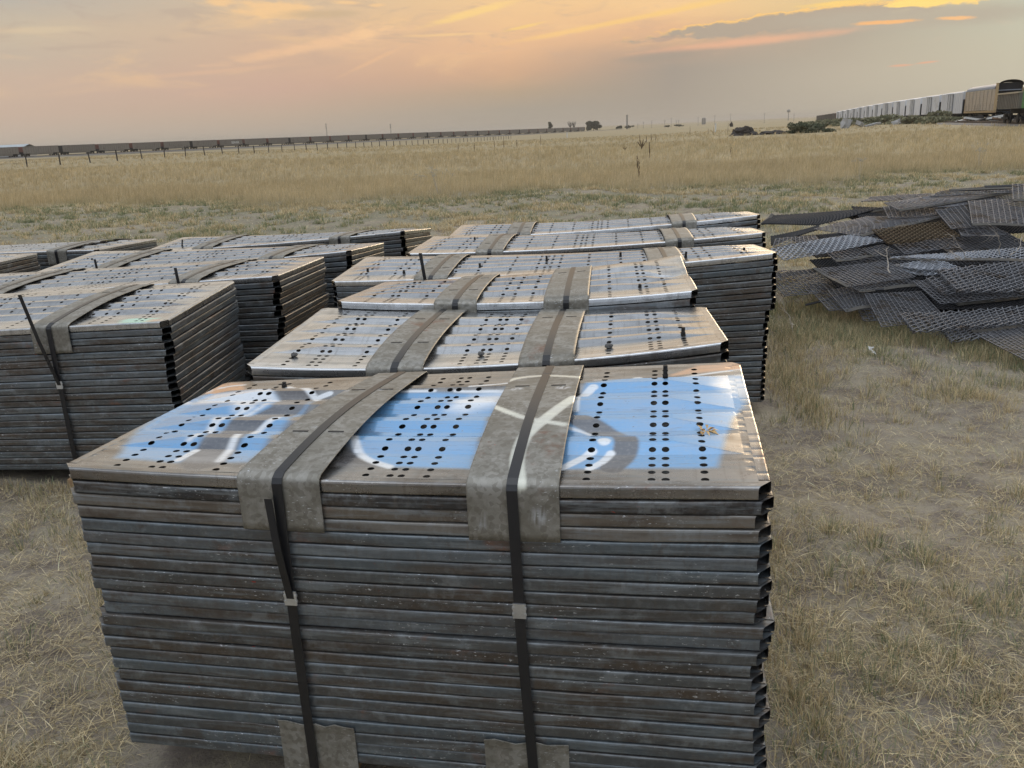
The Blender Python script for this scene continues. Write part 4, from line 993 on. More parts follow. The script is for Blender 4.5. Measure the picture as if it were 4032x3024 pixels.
# tall dry prairie grass
GOLD = np.array([[.40, .32, .19], [.36, .29, .17], [.43, .36, .235], [.33, .27, .165], [.38, .32, .21], [.32, .265, .165]])
def tall(n, y0, y1, power, hmean, wide, clump):
    x, y = wedge(n, y0, y1, power, .68, 3)
    jx = RNG.normal(0, .10, (n, clump)); jy = RNG.normal(0, .10, (n, clump))
    keep = (y > edge_y(x) - 1.2 * RNG.uniform(0, 1, n) ** 2 + .2)
    x, y, jx, jy = x[keep], y[keep], jx[keep], jy[keep]; n = len(x)
    pk = patch(x, y, .09, 3.0); pf = patch(x, y, .35, 6.0)
    hx = hmean * (.8 + .35 * pf) * RNG.uniform(.7, 1.2, n)
    tn = 1.55 * GOLD[RNG.integers(0, len(GOLD), n)] * (1 + .12 * pk[:, None]) * RNG.uniform(.8, 1.12, (n, 1))
    olive = np.clip(pk - .25, 0, 1)[:, None] * .6; tn = tn * (1 - olive) + np.array([.36, .32, .19]) * olive
    nearg = np.clip(1 - (y - edge_y(x)) / 2.2, 0, 1)[:, None] * RNG.uniform(0, .8, (n, 1)); tn = tn * (1 - nearg) + np.array([.24, .235, .13]) * nearg
    X = (x[:, None] + jx).ravel(); Y = (y[:, None] + jy).ravel(); H = np.repeat(hx, clump) * RNG.uniform(.55, 1.25, n*clump)
    H = H * np.clip(.35 + (Y - edge_y(X)) / 2.2, .35, 1)
    tt = np.repeat(tn, clump, 0) * RNG.uniform(.82, 1.15, (n*clump, 1))
    return make_blades(X, Y, H, wide * (Y / 22) * RNG.uniform(.6, 1.4, n*clump), np.clip(np.abs(RNG.normal(.16, .12, n*clump)), 0, .8), RNG.normal(.4, 1.4, n*clump), tt, .3)
parts = [tall(21000, 20, 34, .5, .33, .0062, 10), tall(13000, 34, 75, .8, .34, .008, 8), tall(8000, 75, 240, 1.0, .36, .010, 6)]
off = 0; VV = []; TT = []; CC = []
for v, t_, c in parts: VV.append(v); TT.append(t_ + off); CC.append(c); off += len(v)
tallg = tri_obj('tall_grass', np.concatenate(VV), np.concatenate(TT), M['blade'], np.concatenate(CC)); tag(tallg, kind='stuff')

# ------------------------------------------------------------------ dead stalks and seed plants standing in the field
def stalk(x, y, h, label, fork=0, fat=.03, name='dead_stalk'):
    h *= .62; fat *= .62
    b = MB(); rr = random.Random(int(x*100+y)); lx = rr.uniform(-.06, .06)
    def one(p0, d, hh, r):
        pts = []; rad = []
        for i in range(9):
            t = i / 8; pts.append(p0 + d * hh * t + Vector((rr.gauss(0, .008), 0, 0))); rad.append(r * (.45 if t < .35 else (1 - .75 * (t-.35)/.65) * rr.uniform(.8, 1.25)))
        b.tube(pts, rad, 6)
        for i in range(14):
            t = rr.uniform(.35, .98); c = p0 + d * hh * t; a = rr.uniform(0, 6.28)
            b.tube([c, c + Vector((math.cos(a), math.sin(a), .6)) * r * 1.6], [r*.5, r*.15], 4)
    one(Vector((0, 0, 0)), Vector((lx, 0, 1)), h if not fork else h * .45, fat)
    for i in range(fork):
        s = -1 + 2 * i / max(1, fork - 1); one(Vector((lx*h*.3, 0, h * .22)), Vector((s * .55, 0, 1 - .2*abs(s))), h * rr.uniform(.6, .85), fat * .85)
    o = b.build(name, M['mullein']); o.location = (x, y, float(gz(np.array(x), np.array(y)))); tag(o, label, 'dead plant', 'dead stalks in the prairie')
stalk(4.15, 26.3, 1.05, 'dark thick seed stalk at the near edge of the tall grass')
stalk(4.75, 30.5, .95, 'thinner seed stalk just behind the near thick one')
stalk(7.3, 43, 1.25, 'tall straight seed stalk in mid field below the forked one', fat=.045)
stalk(8.8, 55, 1.35, 'forked antler-like dead plant in mid field', fork=4, fat=.055)
stalk(7.9, 56, .55, 'small bushy dead plant beside the forked one', fork=3, fat=.04)
stalk(11.3, 43, .62, 'short thin stalk standing alone in the right half of the field')
for i, (x, y, h) in enumerate([(11.7, 74, 1.3), (12.1, 73, 1.1), (13.0, 76, 1.3), (13.6, 77, 1.2), (22.6, 105, 2.0), (25.0, 106, 1.4), (26.2, 108, 1.6), (28.4, 110, 2.4), (-3.6, 72, 1.3), (-2.2, 70, 1.2), (-.6, 72, 1.9), (.2, 72, 1.6), (1.3, 74, 1.3), (3.9, 88, 1.6)]):
    stalk(x, y, h, ['first', 'second', 'third', 'fourth', 'fifth', 'sixth', 'seventh', 'eighth', 'ninth', 'tenth', 'eleventh', 'twelfth', 'thirteenth', 'fourteenth'][i] + (' of the thin stalks in the far field, ' + ('centre right group' if i < 4 else 'right group near the horizon' if i < 8 else 'group before the train')), fat=.04)
def seedplant(x, y, h, label, n=8):
    b = MB(); rr = random.Random(int(x*77)+3)
    for i in range(n):
        t = Vector((rr.gauss(0, .12), rr.gauss(0, .12), h * rr.uniform(.7, 1.05))); b.tube([(0, 0, 0), t * .6 + Vector((rr.gauss(0, .02), 0, 0)), t], [.0025, .0025, .002], 4)
        for _ in range(7): b.lathe(t + Vector((rr.gauss(0, .03), rr.gauss(0, .03), rr.gauss(0, .02))), [(.002, -.012), (.012, 0), (.002, .012)], 5)
    o = b.build('seed_plant', M['seedhead']); o.location = (x, y, float(gz(np.array(x), np.array(y)))); tag(o, label, 'seed plant', 'pale seed plants in the grass')
seedplant(-1.75, 23.2, .75, 'white-tufted seed plant at the grass edge left of centre', 10)
seedplant(-2.6, 26, .5, 'second white-tufted plant just behind the first', 7)
seedplant(9.0, 21.8, .62, 'pale-headed seed plant in the grass right of the dark stalks', 5)
seedplant(13.5, 24.5, .7, 'pale tufted plant at the right, behind the wire heap', 9)

# ------------------------------------------------------------------ railway and rolling stock
ORD = 'first second third fourth fifth sixth seventh eighth ninth tenth eleventh twelfth thirteenth fourteenth fifteenth sixteenth seventeenth eighteenth nineteenth twentieth'.split()
ORD += ['twenty-' + o for o in ORD[:9]] + ['thirtieth'] + ['thirty-' + o for o in ORD[:9]] + ['fortieth'] + ['forty-' + o for o in ORD[:9]] + ['fiftieth'] + ['fifty-' + o for o in ORD[:9]]
def copy_tree(o, parent=None):
    c = o.copy(); COL.objects.link(c)
    if parent is not None: c.parent = parent
    for ch in [q for q in PARTS.get(o.name, [])]:
        d = copy_tree(ch, c); PARTS.setdefault(c.name, []).append(d)
    return c
PARTS = {}
def part(root, o): PARTS.setdefault(root.name, []).append(o); return o

def truck(L, x):
    """one bogie with two wheelsets, centred at x along the car"""
    m = MB()
    for dx in (-.9, .9):
        for sy in (-.78, .78): m.lathe((x + dx, sy, .43), [(.36, -.07), (.44, -.07), (.43, .05), (.30, .07)], 16, 'y')
        m.bar((x+dx, -.8, .43), (x+dx, .8, .43), .14)
    for sy in (-1.0, 1.0):
        m.bar((x - 1.15, sy, .46), (x + 1.15, sy, .46), .16, .22); m.box(x - .35, x + .35, sy - .12, sy + .12, .35, .75)
    m.bar((x, -1.0, .55), (x, 1.0, .55), .5, .25)
    return m
def gondola(L=15.2):
    r = empty('coal_gondola', (0, 0, 0)); h = L / 2
    b = MB(); w = 1.55
    # tub with sloped floor seen from outside: deep between the trucks, open top
    b.box(-h + .35, h - .35, -w, -w + .07, 1.05, 3.55); b.box(-h + .35, h - .35, w - .07, w, 1.05, 3.55)
    b.box(-h + .5, h - .5, -w + .07, w - .07, 1.05, 1.15)
    b.box(-h + 2.9, h - 2.9, -w + .1, w - .1, .45, 1.05)
    b.box(-h + .33, h - .33, -w - .06, -w, 3.43, 3.57); b.box(-h + .33, h - .33, w, w + .06, 3.43, 3.57)
    b.box(-h + .33, h - .33, -w - .05, -w, 1.02, 1.2)
    n = 15
    for i in range(n):
        x = -h + .55 + (2*h - 1.1) * i / (n - 1)
        for s in (-1, 1): b.box(x - .06, x + .06, s * w - (.09 if s < 0 else 0), s * w + (.09 if s > 0 else 0), 1.2, 3.43)
    part(r, b.build('body', M['gond'], r))
    for s in (-1, 1):
        e = MB(); e.box(s*(h-.35) - .04, s*(h-.35) + .04, -w + .07, w - .07, 1.0, 3.5)
        part(r, e.build('end_wall', M['gond_end'], r))
    f = MB(); f.box(-h, h, -.25, .25, .8, 1.0); f.box(-h - .35, h + .35, -.1, .1, .78, .92); f.box(-h + .1, -h + .3, -1.4, 1.4, .75, 1.6); f.box(h - .3, h - .1, -1.4, 1.4, .75, 1.6)
    part(r, f.build('underframe', M['black'], r))
    for s in (-1, 1): part(r, truck(L, s * (h - 1.9)).build('truck', M['black'], r))
    return r
def boxcar(L=14.7):
    r = empty('boxcar', (0, 0, 0)); h = L / 2; w = 1.5
    b = MB()
    prof = [(-w, 1.1), (-w, 4.25), (-w + .12, 4.40), (0, 4.58), (w - .12, 4.40), (w, 4.25), (w, 1.1)]
    vs = [(s * h, y, z) for s in (-1, 1) for y, z in prof]; n = len(prof)
    b.add(vs, [(i, i + 1, n + i + 1, n + i) for i in range(n - 1)] + [tuple(range(n))[::-1], tuple(range(n, 2*n)), (n-1, 0, n, 2*n-1)])
    for x in np.arange(-h + 1.2, h - 1, 1.22):
        if abs(x) > 2.2: b.box(x - .03, x + .03, -w - .025, -w, 1.2, 4.2); b.box(x - .03, x + .03, w, w + .025, 1.2, 4.2)
    part(r, b.build('body', M['white_car'], r))
    for s in (-1, 1):
        d = MB(); y0 = s * (w + .03)
        d.box(-1.9, 1.4, min(y0, y0 + s*.08), max(y0, y0 + s*.08), 1.3, 4.15)
        o = part(r, d.build('door', M['white_car'], r))
        t = MB(); y1 = s * (w + .13)
        t.box(-3.2, 1.6, min(y1, y1 + s*.05), max(y1, y1 + s*.05), 4.15, 4.25); t.box(-3.2, 1.6, min(y1, y1+s*.05), max(y1, y1+s*.05), 1.18, 1.3)
        for x in (-1.5, -.7, .1, .9): t.bar((x, y1, 1.35), (x, y1, 4.1), .05)
        t.box(-.5, .5, min(y1, y1+s*.05), max(y1, y1+s*.05), 2.1, 2.25)
        part(o, t.build('rail_and_locks', M['grey_part'], o))
        t = MB()
        for x in (-1.93, -.25, 1.43): t.box(x - .03, x + .03, min(y1, y1 - s*.04), max(y1, y1 - s*.04), 1.3, 4.15)
        part(o, t.build('door_seam', M['black'], o))
    ew = MB(); ew.box(h + .004, h + .05, -1.42, 1.42, 1.15, 3.2)  # black sheet added over each end to darken the gap between cars
    part(r, ew.build('dark_gap_sheet', M['black'], r))
    ew = MB(); ew.box(-h - .05, -h - .004, -1.42, 1.42, 1.15, 3.2)
    part(r, ew.build('dark_gap_sheet', M['black'], r))
    f = MB(); f.box(-h, h, -.3, .3, .75, 1.08); f.box(-h - .45, h + .45, -.1, .1, .75, .92); f.box(-h, h, -w + .02, -w + .12, .95, 1.1)
    f.box(-2, 2, -.9, .9, .55, .95)
    part(r, f.build('underframe', M['black'], r))
    l = MB()
    for s in (-1, 1):
        for yy in (-1.4, -1.0): l.bar((s*(h + .06), yy, 1.0), (s*(h + .06), yy, 2.5), .04)
        for z in np.arange(1.1, 2.5, .3): l.bar((s*(h + .06), -1.4, z), (s*(h + .06), -1.0, z), .035)
        l.lathe((s*(h + .18), .3, 2.4), [(.28, -.04), (.28, .04)], 12, 'x'); l.box(s*(h + .1) - .12, s*(h + .1) + .12, -.4, 1.2, 1.1, 1.25)
    part(r, l.build('ladder', M['black'], r))
    for s in (-1, 1): part(r, truck(L, s * (h - 1.9)).build('truck', M['black'], r))
    return r

# long coal train on the left
LX0, LY0, LDX, LDY, CAR = -181.7, 331.1, .481, .877, 16.2
lang = math.atan2(LDY, LDX)
def lz(k): return float(np.interp(k, [0, 9, 16, 25, 33, 40], [-.55, -1.15, -1.45, -2.3, -2.75, -2.8]))
proto = gondola()
for i in range(34):
    kk = i - .5
    x, y = LX0 + kk*CAR*LDX, LY0 + kk*CAR*LDY
    o = proto if i == 0 else copy_tree(proto)
    o.location = (x, y, lz(kk) + .12); o.rotation_euler = (0, 0, lang)
    if i == 7: tag(o, 'dark gondola bearing white painted letters, eighth from the left of the long train', 'gondola car', 'coal gondolas of the long train')
    elif i == 33: tag(o, 'last and smallest gondola at the far right end of the long train', 'gondola car', 'coal gondolas of the long train')
    elif i == 0: tag(o, 'dusty gondola cut by the left picture edge, below the pale blue roof', 'gondola car', 'coal gondolas of the long train')
    else: tag(o, f'dusty open gondola, {ORD[i]} from the left of the long coal train', 'gondola car', 'coal gondolas of the long train')
    if i == 7: g7 = o
    if i % 4 == 2 and i:
        for q in PARTS.get(o.name, []):
            if q.name.startswith('end_wall'): q.data = q.data.copy(); q.data.materials[0] = M['black']
def text_obj(s, size, mat, loc, rot, parent, name='lettering', ext=.01):
    cu = bpy.data.curves.new(name, 'FONT'); cu.body = s; cu.size = size; cu.extrude = ext; cu.align_x = 'CENTER'
    me_o = bpy.data.objects.new(name, cu); COL.objects.link(me_o)
    bpy.context.view_layer.update()
    me = bpy.data.meshes.new_from_object(me_o.evaluated_get(bpy.context.evaluated_depsgraph_get()))
    bpy.data.objects.remove(me_o); me.materials.clear(); me.materials.append(mat)
    o = bpy.data.objects.new(name, me); COL.objects.link(o); o.parent = parent; o.location = loc; o.rotation_euler = rot
    return o
text_obj('SERVER.', 1.5, M['letter'], (2.6, -1.68, 1.55), (PI/2, 0, 0), g7)

def track(name, pts, gauge, label):
    """rails on a low ballast bed, following points"""
    root = empty('railway_track', (pts[0][0], pts[0][1], 0)); tag(root, label, 'railway track', 'railway tracks')
    bed = MB(); rl = [MB(), MB()]; o = Vector((pts[0][0], pts[0][1], 0)); rows = []
    for i, p in enumerate(pts):
        q = Vector(pts[min(i+1, len(pts)-1)]) - Vector(pts[max(i-1, 0)]); n = Vector((-q.y, q.x, 0)).normalized(); c = Vector(p) - o
        rows.append([c + n*2.6 + Vector((0,0,-.75)), c + n*1.5 + Vector((0,0,-.10)), c - n*1.5 + Vector((0,0,-.10)), c - n*2.6 + Vector((0,0,-.75))])
        if i:
            for s, m in ((.72, rl[0]), (-.72, rl[1])): m.bar(prev + pn*s, c + n*s, .08, .16)
        prev, pn = c, n
    vs = [v for r in rows for v in r]; bed.add(vs, [(i*4+j, i*4+j+1, i*4+j+5, i*4+j+4) for i in range(len(rows)-1) for j in range(3)])
    bed.build('ballast_bed', M['ballast'], root)
    for m in rl: m.build('rail', M['rail'], root)
track('t', [(LX0 + k*CAR*LDX, LY0 + k*CAR*LDY, lz(k) + .08) for k in np.arange(-6, 40, 1.0)], 1.44, 'railway track carrying the long coal train on a low grey bed')

# right hand line of white cars
RX0, RY0, RDX, RDY, RC = 67.24, 124.8, .275, .961, 16.5
rang = math.atan2(RDY, RDX)
def rpos(s): return RX0 + s*RDX, RY0 + s*RDY
def rz(s):
    x, y = rpos(s); return float(np.interp(y, [0, 125, 173, 204, 236, 268, 300, 400, 600], [.25, .2, .02, -.1, -.35, -.65, -1.0, -1.7, -2.2]))
bx = boxcar(); extra = ['with graffiti scrawled at its right end', 'with a dark patched door', 'third white boxcar, clean sided', 'with a torn black door opening']
for i in range(12):
    s = (i + .5) * RC; x, y = rpos(s); o = bx if i == 0 else copy_tree(bx)
    o.location = (x, y, rz(s)); o.rotation_euler = (0, 0, rang + PI); o.scale = (1, 1, .9)
    lab = ['white boxcar with graffiti scrawled low at its right end, beside the tan autorack', 'white boxcar between the graffiti one and the red-capped gap', 'white boxcar right of the one with a torn black door',
           'white boxcar whose torn door shows a black opening'][i] if i < 4 else f'small white boxcar, {ORD[i]} from the right of the white row'
    tag(o, lab, 'boxcar', 'white boxcars in a row')
    if i == 0: b0 = o
    if i == 1: b1 = o
    if i == 3: b3 = o
# torn door and graffiti as their own pieces on the cars
rw = 1.5
t3 = MB(); yy = 1.66
t3.add([(-1.7, yy, 1.4), (-1.0, yy, 3.0), (-.9, yy, 4.1), (.1, yy, 4.1), (-.35, yy, 2.4), (-.6, yy, 1.4), (-1.7, yy + .02, 1.4)], [(0, 1, 2, 3, 4, 5)])
t3.box(-2.0, -1.75, 1.60, 1.66, 1.4, 4.1); t3.box(1.35, 1.45, 1.6, 1.7, 1.4, 4.1)
t3.build('torn_opening', M['black'], b3)
def scrawl(parent, x0, x1, z0, z1, y, mats, seed, n):
    rr = random.Random(seed)
    for mi, mt in enumerate(mats):
        g = MB()
        for i in range(n):
            x = rr.uniform(x0, x1); w = rr.uniform(.12, .3); hgt = rr.uniform(.5, 1) * (z1 - z0); zb = rr.uniform(z0, z1 - hgt) if z1 - hgt > z0 else z0; sl = rr.uniform(-.5, .5)
            yy2 = y + .004 * mi + .0011 * i
            pts = [(x, zb), (x + sl*.4, zb + hgt*.5), (x + sl, zb + hgt)]
            for p, q in zip(pts, pts[1:]): g.bar((p[0], yy2, p[1]), (q[0], yy2, q[1]), w, .006, up=(0, 1, 0))
        g.build('graffiti', M[mt], parent)
scrawl(b0, -6.2, -2.2, 1.3, 3.1, 1.535, ['graf_cyan', 'graf_pink', 'graf_dark'], 4, 8)
scrawl(b0, -1.6, .6, 1.25, 2.3, 1.645, ['graf_pink', 'graf_dark'], 9, 3)
scrawl(b1, -1.8, 1.2, 1.25, 2.5, 1.645, ['graf_dark'], 14, 5)
for i in range(6):
    s = (12 + i + .5) * RC; x, y = rpos(s); o = copy_tree(proto); o.location = (x, y, rz(s)); o.rotation_euler = (0, 0, rang)
    tag(o, f'dark gondola beyond the white boxcars, {ORD[i]} past the last white one', 'gondola car', 'dark gondolas beyond the boxcars')
# tan autorack with an open dark end
def autorack():
    L = 16.6; h = L / 2; w = 1.4; r = empty('autorack', (0, 0, 0)); tag(r, 'tall tan autorack car with silver roof and open black end', 'autorack car')
    b = MB()
    for s in (-1, 1):
        for row in range(9):
            z = 1.25 + row * .28; b.box(-h + .4, h - .5, s*w - .03, s*w + .03, z, z + .265)
        for i in range(9):
            x = -h + .5 + (L - 1.1) * i / 8; b.box(x - .05, x + .05, s*w - (.09 if s < 0 else -.031), s*w + (.09 if s > 0 else -.031), 1.2, 3.78)
        for i in range(10):
            x = -h + 1.2 + (L - 2.6) * i / 9; b.box(x - .04, x + .04, s*w + (s*.035 if s > 0 else -.10), s*w + (.10 if s > 0 else -.035), 1.2, 2.0)
    b.build('side_panels', M['tan_car'], r)
    e = MB()
    e.box(-h, -h + .38, -w - .05, w + .05, 1.1, 3.78)
    for s in (-1, 1): e.box(h - .48, h, s*w - .06, s*w + .06, 1.1, 3.78)
    e.box(-h, h, -w - .07, -w + .1, .95, 1.2); e.box(-h, h, w - .1, w + .07, .95, 1.2)
    e.build('end_posts', M['yellow_car'], r)
    rf = MB(); n = 10; pr = [(w * math.cos(PI * i / n), 3.79 + .66 * math.sin(PI * i / n) ** .75) for i in range(n + 1)]
    xs = [-h + .05, h - 1.5]; vs = [(x, y, z) for x in xs for y, z in pr]; m = n + 1
    rf.add(vs, [(i, i + 1, m + i + 1, m + i) for i in range(n)] + [tuple(range(m))[::-1]])
    rf.build('roof', M['silver'], r)
    r2 = MB(); vs = [(x, y, z + dz) for x, dz in ((h - 1.5, .02), (h + .1, .30)) for y, z in pr]
    r2.add(vs, [(i, i + 1, m + i + 1, m + i) for i in range(n)]); r2.box(h - 1.5, h - .5, w - .02, w + .04, 3.0, 4.0)
    r2.build('end_hood', M['black'], r)
    d = MB(); d.box(h - .4, h - .3, -w + .07, w - .07, 1.2, 4.4)
    d.build('dark_interior', M['black'], r)
    dk = MB()
    for z in (2.3, 3.5): dk.box(h - .3, h - .1, -w + .1, w - .1, z, z + .1)
    dk.build('deck_edge', M['silver'], r)
    dr = MB(); dr.box(h + .02, h + .6, -w - .25, -w - .05, 1.2, 4.0); dr.box(h + .02, h + .6, -w - .24, -w - .06, 4.0, 4.4)
    dr.build('door', M['yellow_car'], r)
    f = MB(); f.box(-h, h, -.4, .4, .7, 1.0); f.box(-h, h, -w + .11, w - .11, .98, 1.1); f.build('underframe', M['black'], r)
    for s in (-1, 1): truck(L, s * (h - 2.4)).build('truck', M['black'], r)
    return r
ar = autorack(); x, y = rpos(-8.8); ar.location = (x, y, rz(0)); ar.rotation_euler = (0, 0, rang + PI)
# short ribbed hopper and green car on the nearer siding
def siding(s, side=5.9): x, y = rpos(s); return x - side * RDY, y + side * RDX
hp = empty('ribbed_hopper', (0, 0, 0)); tag(hp, 'brown grey ribbed hopper car before the open end of the autorack', 'hopper car')
h, w = 3.4, 1.45; b = MB(); b.box(-h, h, -w, w, 1.30, 2.66)
for i in range(13):
    x = -h + .2 + (2*h - .4) * i / 12
    for s in (-1, 1): b.box(x - .07, x + .07, s*w - (.11 if s < 0 else -.001), s*w + (.11 if s > 0 else -.001), 1.35, 2.62)
b.build('body', M['hopper'], hp)
b = MB()
for s in (-1, 1): b.box(-h - .05, h + .05, s*w - (.14 if s < 0 else -.002), s*w + (.14 if s > 0 else -.002), 2.62, 2.76)
b.box(-h - .05, h + .05, -w - .002, w + .002, 2.661, 2.76); b.build('top_rim', M['rimtan'], hp)
b = MB()
for x in (1.7, 2.2): b.box(x, x + .28, w + .112, w + .13, 1.95, 2.3)
b.build('lettering', M['letter'], hp)
b = MB(); b.lathe((0, .5, .85), [(.45, -2.2), (.52, -2.0), (.52, 2.0), (.45, 2.2)], 14, 'x'); b.build('tank', M['hopper'], hp)
b = MB(); b.box(-h, h, -.3, .3, .85, 1.34); b.build('underframe', M['black'], hp)
for s in (-1, 1): truck(6, s * 2.2).build('truck', M['black'], hp)
x, y = siding(-46.3); hp.location = (x, y, .25); hp.rotation_euler = (0, 0, rang + PI)
gc = empty('green_car', (0, 0, 0)); tag(gc, 'green railway car cut by the right picture edge', 'freight car')
b = MB(); h = 6.5; b.box(-h, h, -w, w, 1.3, 2.95)
for i in range(12):
    xx = -h + .3 + (2*h - .6) * i / 11; b.box(xx - .05, xx + .05, w + .001, w + .09, 1.4, 2.9)
b.build('body', M['green'], gc)
b = MB(); b.box(-h, h, -.3, .3, .8, 1.29); b.box(h + .002, h + .02, -1.2, 1.2, 1.4, 2.5); b.build('underframe', M['black'], gc)
for s in (-1, 1): truck(13, s * 4.6).build('truck', M['black'], gc)
x, y = siding(-57.2); gc.location = (x, y, .25); gc.rotation_euler = (0, 0, rang + PI)
track('r', [(*rpos(s), rz(s) + .02) for s in np.arange(-90, 380, 18.0)], 1.44, 'railway track under the white boxcars and the autorack')
track('r2', [(*siding(s), .27) for s in np.arange(-90, 0, 15.0)], 1.44, 'nearer siding under the brown hopper and the green car')

# ------------------------------------------------------------------ wire fence along the left track
FX, FY, FDX, FDY, FP = -49.3, 90.9, .197, .980, 5.0
fp = MB(); fp.bar((0, 0, -.3), (0, 0, 1.25), .11); pm = fp.build('fence_post', M['post'])
pos = []; dd = 0
for i in range(56):
    kk = i - 1; x = FX + kk*FP*FDX; y = FY + kk*FP*FDY
    pos.append((x, y, float(gz(np.array(x), np.array(y)))))
    o = pm if i == 0 else pm.copy()
    if i: COL.objects.link(o)
    o.location = pos[-1]; o.rotation_euler = (random.gauss(0, .03), random.gauss(0, .03), random.uniform(0, 1)); o.scale = (1, 1, random.uniform(.92, 1.08))
    tag(o, f'thin dark fence post before the coal train, {ORD[i]} from the left', 'fence post', 'fence posts along the coal train')
wr = empty('fence_wire', (pos[0][0], pos[0][1], 0)); tag(wr, 'strands of thin wire strung between the dark fence posts', 'fence wire')
for z in (.45, .75, 1.05):
    b = MB(); c0 = Vector((pos[0][0], pos[0][1], 0))
    b.tube([Vector(p) - c0 + Vector((.06, 0, z)) for p in pos], .008, 4); b.build('wire', M['post'], wr)

# ------------------------------------------------------------------ right field: soil heap, bush, rubble, scrap, weeds
def lump(name, loc, size, mat, seed, label, cat, group=None, sub=4, rough=.5):
    bm = bmesh.new(); bmesh.ops.create_icosphere(bm, subdivisions=sub, radius=1)
    for v in bm.verts:
        p = v.co.copy(); k_ = 1 + rough * mnoise.noise(p * 1.4 + Vector((seed, 0, 0))) + rough * .5 * mnoise.noise(p * 4 + Vector((0, seed, 0))) + rough * .22 * mnoise.noise(p * 11 + Vector((0, seed, 3)))
        v.co = Vector((p.x * size[0] * k_, p.y * size[1] * k_, max(-.15, p.z) * size[2] * k_))
    me = bpy.data.meshes.new(name); bm.to_mesh(me); bm.free(); me.materials.append(M[mat])
    o = bpy.data.objects.new(name, me); COL.objects.link(o); o.location = loc; tag(o, label, cat, group); return o
lump('soil_heap', (25.6, 93, 0), (1.25, 1.1, 1.0), 'soil', 2.2, 'dark steep heap of soil standing in the right half of the field', 'soil heap', 'dark soil heaps')
lump('soil_heap', (28.7, 93, 0), (1.5, 1.0, .36), 'soil', 5.1, 'low flat heap of soil right of the steep one', 'soil heap', 'dark soil heaps')
lump('soil_heap', (30.6, 93, 0), (.9, .7, .22), 'soil', 8.3, 'smallest low soil heap, farthest right of the three', 'soil heap', 'dark soil heaps')
lump('dark_bale', (63.5, 242, .0), (.45, .4, 1.0), 'soil', 3.0, 'tiny dark upright stump far out in the field', 'stump')
def leaf_cloud(n, ctr, size, leaf, pal, seed, lobes=6):
    rg = np.random.default_rng(seed); lc = rg.normal(0, .45, (lobes, 3)) * size + np.array(ctr); lc[:, 2] = np.maximum(lc[:, 2], ctr[2] - size[2] * .5)
    li = rg.integers(0, lobes, n); d = rg.normal(0, 1, (n, 3)); d /= np.linalg.norm(d, axis=1)[:, None]
    p = lc[li] + d * (rg.uniform(.3, 1, (n, 1)) ** .5) * size * rg.uniform(.35, .62, (lobes, 1))[li]
    a = rg.normal(0, 1, (n, 3)); a /= np.linalg.norm(a, axis=1)[:, None]; bb = np.cross(a, rg.normal(0, 1, (n, 3))); bb /= np.linalg.norm(bb, axis=1)[:, None]
    s = leaf * rg.uniform(.6, 1.4, (n, 1))
    V = np.stack([p - a*s, p + bb*s*.6, p + a*s, p - bb*s*.6], 1).reshape(-1, 3); b0 = np.arange(n)[:, None] * 4
    T = np.concatenate([b0 + np.array([0, 1, 2]), b0 + np.array([0, 2, 3])]); pal = np.array(pal)
    C = np.repeat(pal[rg.integers(0, len(pal), n)] * rg.uniform(.7, 1.3, (n, 1)), 4, 0)
    return V, T, C
DG = [[.14, .155, .10], [.18, .185, .125], [.105, .12, .08], [.24, .235, .16]]; OL = [[.27, .26, .17], [.23, .235, .15], [.32, .295, .20], [.19, .195, .125]]
def bush(x, y, z, size, n, leaf, pal, seed, label, group=None, stem=True, cat='bush', name='bush'):
    r = empty(name, (x, y, z)); tag(r, label, cat, group); V, T, C = leaf_cloud(n, (0, 0, size[2] * .5), np.array(size) , leaf, pal, seed)
    V[:, 2] = np.maximum(V[:, 2], -.02); tri_obj('foliage', V, T, M['foliage'], C, parent=r)
    b = MB(); rr = random.Random(seed)
    for i in range(7):
        q = Vector((rr.gauss(0, size[0] * .4), rr.gauss(0, size[1] * .3), size[2] * rr.uniform(.4, .9))); b.tube([(0, 0, -.1), q * .5 + Vector((0, 0, .1)), q], [.05, .035, .012], 5)
    b.build('stem', M['twig'], r); return r
bush(32.6, 92, 0, (2.1, 1.3, .62), 5200, .10, DG, 21, 'dark green sprawling bush beside the soil heaps', 'field bushes')
bush(30.7, 92, 0, (.8, .7, .75), 1200, .09, DG, 22, 'small dark shrub at the left foot of the sprawling bush', 'field bushes')
rr = random.Random(31)
WL = ['at the far left end', 'left of the tilted slab', 'just above the tilted slab', 'right of the tilted slab', 'left of the pale rubble', 'behind the pale rubble', 'right of the pale rubble', 'under the gap of the near boxcars', 'under the graffiti boxcar', 'left of the scrap pile', 'behind the scrap pile', 'below the brown hopper']
for i in range(12):
    t_ = i / 11; y = 150 - 36 * t_ + rr.gauss(0, 2); x = (.36 + .17 * t_) * y + rr.gauss(0, .8)
    bush(x, y, float(gz(np.array(x), np.array(y))) - .05, (3.0 + rr.random(), 1.6, .55 + .25 * rr.random()), 1500, .20, OL, 60 + i, f'low grey green weed clump before the boxcars, {WL[i]}', 'weed clumps before the boxcars', cat='weed clump', name='weed_clump')
